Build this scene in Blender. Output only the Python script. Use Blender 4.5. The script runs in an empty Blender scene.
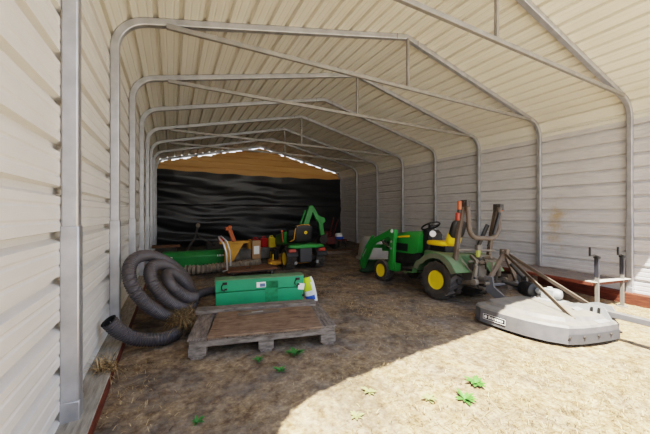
import bpy, math, random
from mathutils import Vector, Matrix, noise
random.seed(7)
R = math.radians
PI = math.pi
col = bpy.context.scene.collection
V = Vector

# ------------------------------------------------------------------ materials
def lin(h):
    out = []
    for k in (0, 2, 4):
        c = int(h[k:k+2], 16) / 255
        out.append(c / 12.92 if c <= 0.04045 else ((c + 0.055) / 1.055) ** 2.4)
    return tuple(out)

def M(name, hexc, rough=.6, metal=0.0, var=.12, scale=6.0, bump=0.0, bscale=60.0, dust=None, damt=.6, spec=.5, hex2=None):
    """procedural paint / metal / plastic: noise colour variation, optional bump and dust on upward faces"""
    m = bpy.data.materials.new(name); m.use_nodes = True
    nt = m.node_tree; N = nt.nodes; L = nt.links
    b = N['Principled BSDF']
    b.inputs['Roughness'].default_value = rough; b.inputs['Metallic'].default_value = metal
    b.inputs['Specular IOR Level'].default_value = spec
    tc = N.new('ShaderNodeTexCoord')
    nz = N.new('ShaderNodeTexNoise'); nz.inputs['Scale'].default_value = scale; nz.inputs['Detail'].default_value = 6
    L.new(tc.outputs['Object'], nz.inputs['Vector'])
    rp = N.new('ShaderNodeValToRGB'); c = lin(hexc); c2 = lin(hex2) if hex2 else c
    rp.color_ramp.elements[0].position = .3; rp.color_ramp.elements[1].position = .7
    rp.color_ramp.elements[0].color = tuple(max(0, x * (1 - var)) for x in c2) + (1,)
    rp.color_ramp.elements[1].color = tuple(min(1, x * (1 + var)) for x in c) + (1,)
    L.new(nz.outputs['Fac'], rp.inputs['Fac'])
    outc = rp.outputs['Color']
    if dust:
        g = N.new('ShaderNodeNewGeometry'); sx = N.new('ShaderNodeSeparateXYZ'); L.new(g.outputs['Normal'], sx.inputs[0])
        mr = N.new('ShaderNodeMapRange'); mr.inputs[1].default_value = .1; mr.inputs[2].default_value = .95
        mr.inputs[3].default_value = damt * .25; mr.inputs[4].default_value = damt
        L.new(sx.outputs['Z'], mr.inputs[0])
        n2 = N.new('ShaderNodeTexNoise'); n2.inputs['Scale'].default_value = 14; n2.inputs['Detail'].default_value = 5
        L.new(tc.outputs['Object'], n2.inputs['Vector'])
        mm = N.new('ShaderNodeMapRange'); mm.inputs[1].default_value = .3; mm.inputs[2].default_value = .65; mm.inputs[3].default_value = .45
        L.new(n2.outputs['Fac'], mm.inputs[0])
        mu = N.new('ShaderNodeMath'); mu.operation = 'MULTIPLY'; L.new(mr.outputs[0], mu.inputs[0]); L.new(mm.outputs[0], mu.inputs[1])
        mx = N.new('ShaderNodeMixRGB'); mx.inputs['Color2'].default_value = lin(dust) + (1,)
        L.new(mu.outputs[0], mx.inputs['Fac']); L.new(outc, mx.inputs['Color1']); outc = mx.outputs['Color']
    L.new(outc, b.inputs['Base Color'])
    if bump:
        n3 = N.new('ShaderNodeTexNoise'); n3.inputs['Scale'].default_value = bscale; n3.inputs['Detail'].default_value = 6
        L.new(tc.outputs['Object'], n3.inputs['Vector'])
        bp = N.new('ShaderNodeBump'); bp.inputs['Strength'].default_value = bump; bp.inputs['Distance'].default_value = .01
        L.new(n3.outputs['Fac'], bp.inputs['Height']); L.new(bp.outputs[0], b.inputs['Normal'])
    return m

def wood_mat(name, hexa, hexb, along=(1, 12, 12), rough=.8, bump=.4):
    m = bpy.data.materials.new(name); m.use_nodes = True
    nt = m.node_tree; N = nt.nodes; L = nt.links; b = N['Principled BSDF']
    b.inputs['Roughness'].default_value = rough; b.inputs['Specular IOR Level'].default_value = .25
    tc = N.new('ShaderNodeTexCoord'); mp = N.new('ShaderNodeMapping'); mp.inputs['Scale'].default_value = along
    L.new(tc.outputs['Object'], mp.inputs['Vector'])
    nz = N.new('ShaderNodeTexNoise'); nz.inputs['Scale'].default_value = 5; nz.inputs['Detail'].default_value = 8; nz.inputs['Roughness'].default_value = .65
    L.new(mp.outputs[0], nz.inputs['Vector'])
    rp = N.new('ShaderNodeValToRGB'); rp.color_ramp.elements[0].position = .35; rp.color_ramp.elements[1].position = .68
    rp.color_ramp.elements[0].color = lin(hexa) + (1,); rp.color_ramp.elements[1].color = lin(hexb) + (1,)
    L.new(nz.outputs['Fac'], rp.inputs['Fac']); L.new(rp.outputs[0], b.inputs['Base Color'])
    bp = N.new('ShaderNodeBump'); bp.inputs['Strength'].default_value = bump; bp.inputs['Distance'].default_value = .006
    L.new(nz.outputs['Fac'], bp.inputs['Height']); L.new(bp.outputs[0], b.inputs['Normal'])
    return m

def sheet_mat(name, hexa, hexb, stain=None, streak=(.25, 3, 9), rough=.5):
    """painted ribbed sheet metal with faint lengthwise streaks; stain = (y, z, ry, rz) of a mud splash"""
    m = bpy.data.materials.new(name); m.use_nodes = True
    nt = m.node_tree; N = nt.nodes; L = nt.links; b = N['Principled BSDF']
    b.inputs['Roughness'].default_value = rough; b.inputs['Specular IOR Level'].default_value = .35
    tc = N.new('ShaderNodeTexCoord'); mp = N.new('ShaderNodeMapping'); mp.inputs['Scale'].default_value = streak
    L.new(tc.outputs['Object'], mp.inputs['Vector'])
    nz = N.new('ShaderNodeTexNoise'); nz.inputs['Scale'].default_value = 1.6; nz.inputs['Detail'].default_value = 7
    L.new(mp.outputs[0], nz.inputs['Vector'])
    rp = N.new('ShaderNodeValToRGB'); rp.color_ramp.elements[0].position = .3; rp.color_ramp.elements[1].position = .65
    rp.color_ramp.elements[0].color = lin(hexa) + (1,); rp.color_ramp.elements[1].color = lin(hexb) + (1,)
    L.new(nz.outputs['Fac'], rp.inputs['Fac']); outc = rp.outputs[0]
    if stain:
        y, z, ry, rz = stain
        m2 = N.new('ShaderNodeMapping'); m2.inputs['Scale'].default_value = (0, 1 / ry, 1 / rz); m2.inputs['Location'].default_value = (0, -y / ry, -z / rz)
        L.new(tc.outputs['Object'], m2.inputs['Vector'])
        ln = N.new('ShaderNodeVectorMath'); ln.operation = 'LENGTH'; L.new(m2.outputs[0], ln.inputs[0])
        mr = N.new('ShaderNodeMapRange'); mr.inputs[1].default_value = .1; mr.inputs[2].default_value = 1.0; mr.inputs[3].default_value = .36; mr.inputs[4].default_value = 0
        L.new(ln.outputs['Value'], mr.inputs[0])
        n2 = N.new('ShaderNodeTexNoise'); n2.inputs['Scale'].default_value = 4.2; n2.inputs['Detail'].default_value = 10; n2.inputs['Roughness'].default_value = .72; L.new(tc.outputs['Object'], n2.inputs['Vector'])
        ad = N.new('ShaderNodeMath'); ad.operation = 'ADD'; L.new(mr.outputs[0], ad.inputs[0]); L.new(n2.outputs['Fac'], ad.inputs[1])
        m3 = N.new('ShaderNodeMapRange'); m3.inputs[1].default_value = .70; m3.inputs[2].default_value = .92; m3.inputs[4].default_value = .75
        L.new(ad.outputs[0], m3.inputs[0])
        mx = N.new('ShaderNodeMixRGB'); mx.inputs['Color2'].default_value = lin('ac8a50') + (1,)
        L.new(m3.outputs[0], mx.inputs['Fac']); L.new(outc, mx.inputs['Color1']); outc = mx.outputs[0]
    L.new(outc, b.inputs['Base Color'])
    return m

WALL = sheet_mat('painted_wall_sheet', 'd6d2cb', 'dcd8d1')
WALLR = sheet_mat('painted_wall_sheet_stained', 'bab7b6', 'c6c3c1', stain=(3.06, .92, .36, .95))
ROOF = sheet_mat('painted_roof_sheet', 'd9d3c5', 'ded9cd', streak=(5, .25, 5))
GABLE = sheet_mat('tan_gable_sheet', 'c89858', 'd8a868', streak=(.3, 4, 4))
GALV = M('galvanized_steel', 'b0b0b2', .40, .65, .14, 9, .08, 30)
GALVD = M('galvanized_steel_dull', '8e8a84', .5, .4, .14, 9, .08, 30)
BLACKP = M('black_polythene', '18181b', .38, 0, .2, 3, .04, 20, spec=.5)
BLACK = M('black_plastic', '161616', .5, 0, .2, 10)
RUBBER = M('tyre_rubber', '2a2826', .85, 0, .3, 8, .2, 60, dust='7a6e60', damt=.7)
HOSEM = M('corrugated_hose_plastic', '39363a', .55, 0, .25, 5, dust='6a6058', damt=.45)
HOSEIN = M('hose_bore', '1a1816', .8)
DUCT = M('dusty_ribbed_duct', '70665a', .7, 0, .25, 8, dust='9a8c78', damt=.6)
GREEN = M('tractor_green', '17802e', .38, 0, .12, 5, dust='5a6a48', damt=.28)
GREEND = M('dusty_tractor_green', '3f7040', .55, 0, .15, 5, dust='77735f', damt=.75)
GREENB = M('toolbox_green', '0d8c5e', .45, 0, .12, 4, dust='6a8a68', damt=.25)
GREENP = M('worn_green_patch', '0a7a4c', .6, 0, .3, 20)
GREENF = M('implement_green', '157a35', .5, 0, .15, 4, dust='3c5c3c', damt=.35)
YEL = M('rim_yellow', 'e8c800', .45, 0, .1, 6, dust='a08a4a', damt=.2)
YELS = M('seat_yellow', 'f0c400', .5, 0, .06)
YELW = M('weathered_yellow_paint', 'c08a20', .6, 0, .25, 8, dust='6a5a30', damt=.3)
YELC = M('yellow_can_plastic', 'e6d024', .5, 0, .08)
RED = M('red_can_plastic', 'b01c18', .5, 0, .15)
REDD = M('dull_red_paint', '5c2620', .6, 0, .3, 8)
ORNG = M('orange_lens', 'b45c38', .4, 0, .1)
REDL = M('red_lens', 'a8402e', .35, 0, .1)
ORW = M('orange_brown_paint', 'a8562a', .65, 0, .2)
RUST = M('dusty_brown_steel', '54483e', .65, .2, .22, 10, .15, 40, dust='8a7a66', damt=.5)
DARK = M('grimy_dark_steel', '2c2a28', .65, .2, .35, 14, .2, 40, dust='6a5e50', damt=.5)
HITCH = M('dusty_hitch_steel', '6c645a', .65, .25, .25, 12, .15, 40, dust='a09078', damt=.5)
CUTTER = M('cutter_dark_grey', '66676a', .6, .1, .15, 7, .1, 40, dust='958a78', damt=.85)
CUTTERS = M('cutter_side_grey', '55565a', .6, .1, .15, 7, .1, 40, dust='a09484', damt=.45)
LGREY = M('light_grey_paint', '8c8e8e', .55, .1, .12, 7, dust='9a9082', damt=.4)
TUBM = M('grey_tub_plastic', '94928e', .6, 0, .12, 4, dust='a09a90', damt=.4)
WHITE = M('white_vinyl', 'e8e8e4', .5, 0, .05)
BLUE = M('blue_print', '2a58b0', .5, 0, .1)
LENSW = M('clear_lamp_lens', 'f4f4f0', .2, 0, .02)
CHROME = M('bright_steel_tube', 'c8c8c8', .3, .7, .1)
CARD = M('brown_card', 'a0805e', .85, 0, .15)
GREYM = M('grey_concrete', '8c8a88', .85, 0, .2, 8, .2, 40)
SACKM = M('woven_sack', 'd8d8d4', .7, 0, .08)
SACKY = M('yellow_green_print', 'b8cc20', .6, 0, .08)
LEAF = M('weed_leaf', '4a7a34', .6, 0, .3, 12)
LEAFD = M('shaded_weed_leaf', '3a7030', .6, 0, .3, 12)  # darker copy of weed_leaf with shade painted into the green
LEAFP = M('dry_weed_leaf', '8a8a58', .7, 0, .25, 12)
PALLET = wood_mat('weathered_pallet_wood', '4e463f', '887c72', (10, 2, 10))
PALLETX = wood_mat('weathered_pallet_rail', '504840', '8e847a', (2, 10, 10))
PLY = wood_mat('worn_plywood', '5c4838', '8c7460', (2, 6, 6))
PLANKW = wood_mat('weathered_plank', '5c5048', '8e8074', (10, 1.2, 10))
RAILW = wood_mat('weathered_sleeper', '7a7266', 'aaa294', (10, 1.2, 10))
REDW = wood_mat('red_stained_timber', '4e261c', '74402e', (10, 1.2, 8))
BROWNW = wood_mat('brown_board', '5a4030', '7a5a44', (2, 8, 8))

def straw_mat(name):
    m = bpy.data.materials.new(name); m.use_nodes = True
    nt = m.node_tree; N = nt.nodes; L = nt.links; b = N['Principled BSDF']
    b.inputs['Roughness'].default_value = .75
    g = N.new('ShaderNodeNewGeometry'); rp = N.new('ShaderNodeValToRGB')
    rp.color_ramp.elements[0].color = lin('40301e') + (1,); rp.color_ramp.elements[1].color = lin('c8ae82') + (1,)
    e = rp.color_ramp.elements.new(.55); e.color = lin('94784e') + (1,)
    L.new(g.outputs['Random Per Island'], rp.inputs['Fac']); L.new(rp.outputs[0], b.inputs['Base Color'])
    return m
STRAW = straw_mat('dry_straw')
HAY = straw_mat('dark_hay')
for e, h in zip(HAY.node_tree.nodes['Color Ramp'].color_ramp.elements, ('4a3a28', '75603f', 'a88e64')): e.color = lin(h) + (1,)

def ground_mat():
    m = bpy.data.materials.new('dirt_and_straw'); m.use_nodes = True
    nt = m.node_tree; N = nt.nodes; L = nt.links; b = N['Principled BSDF']
    b.inputs['Roughness'].default_value = .95; b.inputs['Specular IOR Level'].default_value = .12
    tc = N.new('ShaderNodeTexCoord')
    def nz(s, d=6, sc=None, rough=.6):
        n = N.new('ShaderNodeTexNoise'); n.inputs['Scale'].default_value = s; n.inputs['Detail'].default_value = d; n.inputs['Roughness'].default_value = rough
        if sc:
            mp = N.new('ShaderNodeMapping'); mp.inputs['Scale'].default_value = sc[0]; mp.inputs['Rotation'].default_value = (0, 0, sc[1])
            L.new(tc.outputs['Object'], mp.inputs['Vector']); L.new(mp.outputs[0], n.inputs['Vector'])
        else: L.new(tc.outputs['Object'], n.inputs['Vector'])
        return n
    def ramp(src, p0, p1, c0, c1):
        r = N.new('ShaderNodeValToRGB'); r.color_ramp.elements[0].position = p0; r.color_ramp.elements[1].position = p1
        r.color_ramp.elements[0].color = lin(c0) + (1,); r.color_ramp.elements[1].color = lin(c1) + (1,)
        L.new(src, r.inputs['Fac']); return r.outputs[0]
    def mapr(src, a, b_, c=0, d=1):
        r = N.new('ShaderNodeMapRange'); r.inputs[1].default_value = a; r.inputs[2].default_value = b_; r.inputs[3].default_value = c; r.inputs[4].default_value = d
        L.new(src, r.inputs[0]); return r.outputs[0]
    def math_(op, a, b_):
        r = N.new('ShaderNodeMath'); r.operation = op; r.use_clamp = True
        for i, q in enumerate((a, b_)):
            if isinstance(q, (int, float)): r.inputs[i].default_value = q
            else: L.new(q, r.inputs[i])
        return r.outputs[0]
    def mix(f, a, b_):
        r = N.new('ShaderNodeMixRGB'); L.new(f, r.inputs['Fac']); L.new(a, r.inputs['Color1']); L.new(b_, r.inputs['Color2']); return r.outputs[0]
    dirt = ramp(nz(2.2, 8).outputs['Fac'], .32, .68, '4c4742', '8a827a')
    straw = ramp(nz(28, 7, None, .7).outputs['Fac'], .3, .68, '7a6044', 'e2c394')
    fib1 = nz(9, 4, ((1, 14, 1), .6)); fib2 = nz(9, 4, ((1, 14, 1), 2.2))
    fib = math_('MAXIMUM', mapr(fib1.outputs['Fac'], .56, .7), mapr(fib2.outputs['Fac'], .58, .7))
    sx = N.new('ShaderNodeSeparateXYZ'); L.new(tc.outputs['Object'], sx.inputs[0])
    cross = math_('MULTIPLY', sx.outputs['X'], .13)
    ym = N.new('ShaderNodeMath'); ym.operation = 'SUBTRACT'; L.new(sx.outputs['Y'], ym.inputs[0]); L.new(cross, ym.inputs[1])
    near = mapr(ym.outputs[0], 1.0, 1.9, .50, .0)  # sunlight painted into the mix: paler straw up to the shadow edge
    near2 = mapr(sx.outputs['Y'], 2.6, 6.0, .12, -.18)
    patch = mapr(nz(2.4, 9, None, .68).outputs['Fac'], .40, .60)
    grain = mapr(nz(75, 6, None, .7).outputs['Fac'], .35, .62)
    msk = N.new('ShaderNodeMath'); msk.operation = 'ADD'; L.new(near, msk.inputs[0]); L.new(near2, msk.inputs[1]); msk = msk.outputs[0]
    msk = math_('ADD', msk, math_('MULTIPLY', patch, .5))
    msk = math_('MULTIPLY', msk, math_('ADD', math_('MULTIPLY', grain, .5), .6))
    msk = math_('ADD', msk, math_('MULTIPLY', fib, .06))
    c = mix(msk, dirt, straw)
    blot = N.new('ShaderNodeMixRGB'); blot.blend_type = 'MULTIPLY'; blot.inputs['Fac'].default_value = 1.0
    L.new(c, blot.inputs['Color1']); L.new(ramp(nz(11, 8, None, .72).outputs['Fac'], .36, .62, 'bcb2aa', 'ffffff'), blot.inputs['Color2']); c = blot.outputs[0]
    outside = mapr(sx.outputs['Y'], -.6, -3.0)
    bounce_grey = ramp(nz(3, 8).outputs['Fac'], .3, .7, '9a968c', 'b4b0a8')  # unseen ground in front, greyed to neutralise the warm light bounced inside
    c = mix(outside, c, bounce_grey)
    L.new(c, b.inputs['Base Color'])
    hgt = math_('ADD', math_('MULTIPLY', nz(45, 8, None, .7).outputs['Fac'], .6), math_('MULTIPLY', fib, .4))
    bp = N.new('ShaderNodeBump'); bp.inputs['Strength'].default_value = .55; bp.inputs['Distance'].default_value = .02
    L.new(hgt, bp.inputs['Height']); L.new(bp.outputs[0], b.inputs['Normal'])
    return m
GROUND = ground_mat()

# ------------------------------------------------------------------ mesh builder
class MB:
    def __init__(s): s.v = []; s.f = []; s.m = Matrix.Identity(4)
    def add(s, vs, fs):
        o = len(s.v); s.v += [tuple(s.m @ V(p)) for p in vs]; s.f += [tuple(i + o for i in q) for q in fs]; return s
    def box(s, c, d, rz=0, rx=0, ry=0):
        mt = Matrix.Translation(V(c)) @ Matrix.Rotation(rz, 4, 'Z') @ Matrix.Rotation(ry, 4, 'Y') @ Matrix.Rotation(rx, 4, 'X')
        vs = [mt @ V((x * d[0] / 2, y * d[1] / 2, z * d[2] / 2)) for x in (-1, 1) for y in (-1, 1) for z in (-1, 1)]
        return s.add(vs, [(0, 1, 3, 2), (4, 6, 7, 5), (0, 4, 5, 1), (2, 3, 7, 6), (0, 2, 6, 4), (1, 5, 7, 3)])
    def beam(s, a, b, w, h, up=(0, 0, 1)):
        a, b = V(a), V(b); d = (b - a); l = d.length; d.normalize(); up = V(up)
        if abs(d.dot(up)) > .97: up = V((1, 0, 0)) if abs(d.x) < .9 else V((0, 1, 0))
        x = d.cross(up).normalized(); z = x.cross(d)
        vs = [p + x * (i * w / 2) + z * (j * h / 2) for p in (a, b) for i in (-1, 1) for j in (-1, 1)]
        return s.add(vs, [(0, 1, 3, 2), (4, 6, 7, 5), (0, 4, 5, 1), (2, 3, 7, 6), (0, 2, 6, 4), (1, 5, 7, 3)])
    def tube(s, pts, r, seg=10, closed=False, caps=True):
        pts = [V(p) for p in pts]; n = len(pts)
        rr = r if isinstance(r, (list, tuple)) else [r] * n
        vs = []; fs = []; ref = None
        for i, p in enumerate(pts):
            if closed: t = pts[(i + 1) % n] - pts[i - 1]
            else: t = pts[min(i + 1, n - 1)] - pts[max(i - 1, 0)]
            t.normalize()
            if ref is None:
                ref = V((0, 0, 1)) if abs(t.z) < .9 else V((1, 0, 0))
            x = (ref - t * ref.dot(t)).normalized(); ref = x; y = t.cross(x)
            for k in range(seg):
                a = 2 * PI * k / seg
                vs.append(p + (x * math.cos(a) + y * math.sin(a)) * rr[i])
        for i in range(n if closed else n - 1):
            j = (i + 1) % n
            for k in range(seg):
                k2 = (k + 1) % seg
                fs.append((i * seg + k, i * seg + k2, j * seg + k2, j * seg + k))
        if caps and not closed:
            fs.append(tuple(range(seg))[::-1]); fs.append(tuple((n - 1) * seg + k for k in range(seg)))
        return s.add(vs, fs)
    def lathe(s, prof, c=(0, 0, 0), axis=(0, 0, 1), seg=28, closed=False):
        """prof: (radius, position along axis)"""
        z = V(axis).normalized(); x = V((0, 0, 1)) if abs(z.z) < .9 else V((1, 0, 0))
        x = (x - z * x.dot(z)).normalized(); y = z.cross(x); c = V(c)
        vs = []; fs = []; n = len(prof)
        for r, h in prof:
            for k in range(seg):
                a = 2 * PI * k / seg; vs.append(c + z * h + (x * math.cos(a) + y * math.sin(a)) * r)
        for i in range(n if closed else n - 1):
            j = (i + 1) % n
            for k in range(seg):
                k2 = (k + 1) % seg; fs.append((i * seg + k, i * seg + k2, j * seg + k2, j * seg + k))
        if not closed:
            if prof[0][0] > 1e-4: fs.append(tuple(range(seg))[::-1])
            if prof[-1][0] > 1e-4: fs.append(tuple((n - 1) * seg + k for k in range(seg)))
        return s.add(vs, fs)
    def prism(s, poly, d0, d1, plane='XY'):
        """polygon extruded from d0 to d1 along the missing axis; poly coords follow plane letters"""
        def P(a, b, c):
            return {'XY': (a, b, c), 'YZ': (c, a, b), 'XZ': (a, c, b)}[plane]
        n = len(poly); vs = [P(a, b, d0) for a, b in poly] + [P(a, b, d1) for a, b in poly]
        fs = [tuple(range(n))[::-1], tuple(range(n, 2 * n))] + [(i, (i + 1) % n, (i + 1) % n + n, i + n) for i in range(n)]
        return s.add(vs, fs)
    def strip(s, path, half, thick, axis='X', c=0):
        """a sheet swept sideways: path of (y,z) with thickness, extent c-half..c+half along X"""
        n = len(path); nor = []
        for i in range(n):
            a = V(path[max(i - 1, 0)]); b = V(path[min(i + 1, n - 1)]); t = (b - a).normalized(); nor.append(V((-t.y, t.x)))
        poly = [tuple(V(p) + nor[i] * thick / 2) for i, p in enumerate(path)] + [tuple(V(path[i]) - nor[i] * thick / 2) for i in range(n - 1, -1, -1)]
        vs = []; fs = []
        m = len(poly)
        vs = [(c - half, a, b) for a, b in poly] + [(c + half, a, b) for a, b in poly]
        for i in range(m): fs.append((i, (i + 1) % m, (i + 1) % m + m, i + m))
        for i in range(n - 1):
            q = (i, i + 1, m - 2 - i, m - 1 - i); fs.append(q[::-1]); fs.append(tuple(k + m for k in q))
        return s.add(vs, fs)
    def rbox(s, c, d, r=.3, n=4):
        """rounded (super-ellipsoid-like) block for cushions"""
        vs = []; fs = []; U, W = 20, 12
        for j in range(W + 1):
            ph = -PI / 2 + PI * j / W
            for i in range(U):
                th = 2 * PI * i / U
                f = lambda q: math.copysign(abs(q) ** r, q)
                vs.append((c[0] + d[0] / 2 * f(math.cos(ph)) * f(math.cos(th)), c[1] + d[1] / 2 * f(math.cos(ph)) * f(math.sin(th)), c[2] + d[2] / 2 * f(math.sin(ph))))
        for j in range(W):
            for i in range(U):
                i2 = (i + 1) % U; fs.append((j * U + i, j * U + i2, (j + 1) * U + i2, (j + 1) * U + i))
        return s.add(vs, fs)
    def build(s, name, mat, parent=None, smooth=True, bev=0, ang=35):
        me = bpy.data.meshes.new(name); me.from_pydata(s.v, [], s.f); me.materials.append(mat)
        import bmesh
        bm = bmesh.new(); bm.from_mesh(me); bmesh.ops.recalc_face_normals(bm, faces=bm.faces[:]); bm.to_mesh(me); bm.free()
        if smooth:
            for p in me.polygons: p.use_smooth = True
            me.set_sharp_from_angle(angle=R(ang))
        o = bpy.data.objects.new(name, me); col.objects.link(o); o.parent = parent
        if bev:
            md = o.modifiers.new('bevel', 'BEVEL'); md.width = bev; md.segments = 2; md.limit_method = 'ANGLE'; md.angle_limit = R(40)
        return o

def tag(o, label, cat, group=None, kind=None):
    if label: o['label'] = label
    if cat: o['category'] = cat
    if group: o['group'] = group
    if kind: o['kind'] = kind
    return o
def thing(name, label, cat, loc=(0, 0, 0), rz=0, ry=0, group=None, rx=0):
    o = bpy.data.objects.new(name, None); col.objects.link(o); o.location = loc; o.rotation_euler = (rx, ry, rz)
    o.empty_display_size = .1
    return tag(o, label, cat, group)
def struct(o): o['kind'] = 'structure'; return o
def lab(o, t): o['label'] = t; return o
def dup(root, loc, label=None, rz=None):
    r = root.copy(); col.objects.link(r); r.location = loc
    if rz is not None: r.rotation_euler.z = rz
    if label: r['label'] = label
    for ch in list(root.children):
        c = ch.copy(); col.objects.link(c); c.parent = r
        for g in ch.children:
            d = g.copy(); col.objects.link(d); d.parent = c
    return r

# ------------------------------------------------------------------ ground height
def gz(X, Y):
    a = max(0, min(.45, .31 - .032 * (Y - 1.7)))
    t = max(0, min(1.3, (X - 1.8) / 4.7))
    return -a * t
TILT = R(3.6)

# ------------------------------------------------------------------ building measurements
XL, XR = -.47, 6.63            # centre lines of the two rows of posts
XM = (XL + XR) / 2
EAVE, RIDGE = 2.94, 3.755      # tube centre heights
Y0, STEP = 1.993, 1.34         # first frame in view, frame spacing
T = .07
YEND = Y0 + 7 * STEP + .05
YFRONT = .42

def arch_path(off=0.0, zb0=0.0, zb1=0.0, rad=.32, nb=8):
    """half-plane outline of the hoop (x,z), offset outward by off"""
    xl, xr = XL - off, XR + off
    sl = math.atan2(RIDGE - EAVE, XM - XL)
    ez = EAVE + off * (1 - math.sin(sl)) / math.cos(sl)
    rz = RIDGE + off / math.cos(sl)
    rad += off
    turn = PI / 2 - sl; tl = rad * math.tan(turn / 2)
    pts = [(xl, zb0)]
    cx, cz = xl + rad, ez - tl
    for i in range(nb + 1):
        a = PI - turn * i / nb
        pts.append((cx + rad * math.cos(a), cz + rad * math.sin(a)))
    pts.append((XM, rz))
    cx = xr - rad
    for i in range(nb, -1, -1):
        a = PI - turn * i / nb
        pts.append((cx - rad * math.cos(a), cz + rad * math.sin(a)))
    pts.append((xr, zb1))
    return pts, cz

# ---- ribbed sheets, running the length of the building
def resample(path, phase, pitch=.2286, lapstep=4):
    """polyline -> ribbed cross section, ribs pushed to the outside (left normal of travel)"""
    segs = []; acc = 0
    for a, b in zip(path, path[1:]):
        l = math.dist(a, b); segs.append((acc, acc + l, a, b)); acc += l
    def at(s):
        for s0, s1, a, b in segs:
            if s <= s1 + 1e-9:
                t = (s - s0) / (s1 - s0); return V((a[0] + (b[0] - a[0]) * t, a[1] + (b[1] - a[1]) * t)), (V(b) - V(a)).normalized()
        a, b = segs[-1][2:]; return V(b), (V(b) - V(a)).normalized()
    prof = []
    k = -1
    while True:
        c = phase + k * pitch
        if c - .1 > acc: break
        dp = .046 if k % lapstep == 0 else .036
        for o, d in ((-.032, 0), (-.016, dp), (.014, dp), (.024, 0), (.076 - .012, 0), (.076 - .004, .004), (.076 + .004, .004), (.076 + .012, 0), (.152 - .012, 0), (.152 - .004, .004), (.152 + .004, .004), (.152 + .012, 0)):
            prof.append((c + o, d))
        k += 1
    corner = [(s1, 0) for s0, s1, a, b in segs]
    prof = [q for q in prof if 0 < q[0] < acc]
    for cs, _ in corner[:-1]:
        if all(abs(cs - q[0]) > .015 for q in prof):
            ds = sorted(prof, key=lambda q: abs(q[0] - cs))[0][1] if False else 0
            inrib = any(abs(cs - (phase + k2 * pitch)) < .036 for k2 in range(-1, 200))
            if not inrib: prof.append((cs, 0))
    prof += [(0, 0), (acc, 0)]
    prof.sort()
    out = []
    for s, d in prof:
        p, t = at(s); out.append(tuple(p + V((-t.y, t.x)) * d))
    return out
def sheet(name, path, phase, ya, yb, mat, ny=1):
    pr = resample(path, phase); n = len(pr); vs = []; fs = []
    for j in range(ny + 1):
        y = ya + (yb - ya) * j / ny
        vs += [(x, y + (.03 * x if j == 0 else 0), z) for x, z in pr]
    for j in range(ny):
        for i in range(n - 1): fs.append((j * n + i, j * n + i + 1, (j + 1) * n + i + 1, (j + 1) * n + i))
    mb = MB(); mb.add(vs, fs); return struct(mb.build(name, mat, ang=20))

full, zb = arch_path(T / 2 + .003)
nb = 8
left = [full[0], full[1]]; roof = full[1:-1]; right = [full[-2], full[-1]]
left = [(left[0][0], .06), left[1]]; right = [right[0], (right[1][0], -.34)]
sheet('wall_left', left, (1.039 - .06) % .2286, YFRONT, YEND + .1, WALL)
sheet('ceiling', roof, .12, YFRONT, YEND + .1, ROOF)
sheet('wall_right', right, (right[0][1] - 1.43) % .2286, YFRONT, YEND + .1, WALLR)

# ---- end wall: ribbed tan sheet, stopping short of the roof so daylight shows along the edge
def gable():
    mb = MB(); y = YEND + .02
    xs = [XL - .03 + (XR - XL + .06) * i / 60 for i in range(61)]
    def top(x, i):
        z = EAVE + (RIDGE - EAVE) * (1 - abs(x - XM) / (XM - XL))
        return z + .03 - (.085 + .02 * math.sin(i * 1.9) - (.1 if i % 7 == 3 else 0))
    zs = []
    z = -.35
    while z < 3.9:
        for o, d in ((0, 0), (.15, 0), (.165, .018), (.195, .018), (.21, 0)): zs.append((z + o, d))
        z += .2286
    for (z0, d0), (z1, d1) in zip(zs, zs[1:]):
        for i in range(60):
            x0, x1 = xs[i], xs[i + 1]; t0, t1 = top(x0, i), top(x1, i)
            if z0 >= min(t0, t1): continue
            a, b = min(z1, t0), min(z1, t1)
            mb.add([(x0, y + d0, z0), (x1, y + d0, z0), (x1, y + d1, b), (x0, y + d1, a)], [(0, 1, 2, 3)])
    struct(mb.build('wall_back', GABLE, ang=20))
gable()

# ---- timber sills under both walls
def rail_z(Y): return -.31 + .032 * (Y - 1.7)
mb = MB(); mb.box((-.44, (YFRONT + YEND) / 2, .03), (.15, YEND - YFRONT, .1)); o = struct(mb.build('baseboard_left', RAILW, bev=.006))
o.data.materials.append(REDW)
for p in o.data.polygons:
    if p.normal.x > .9: p.material_index = 1
mb = MB(); mb.add([(6.5, .62, rail_z(.62) - .06), (6.66, .62, rail_z(.62) - .06), (6.66, .62, rail_z(.62) + .17), (6.5, .62, rail_z(.62) + .17),
                   (6.5, 5.0, rail_z(5) - .06), (6.66, 5.0, rail_z(5) - .06), (6.66, 5.0, rail_z(5) + .17), (6.5, 5.0, rail_z(5) + .17)],
                  [(0, 1, 2, 3), (7, 6, 5, 4), (0, 4, 5, 1), (1, 5, 6, 2), (2, 6, 7, 3), (3, 7, 4, 0)])
struct(mb.build('baseboard_right', REDW, bev=.006))

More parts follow.
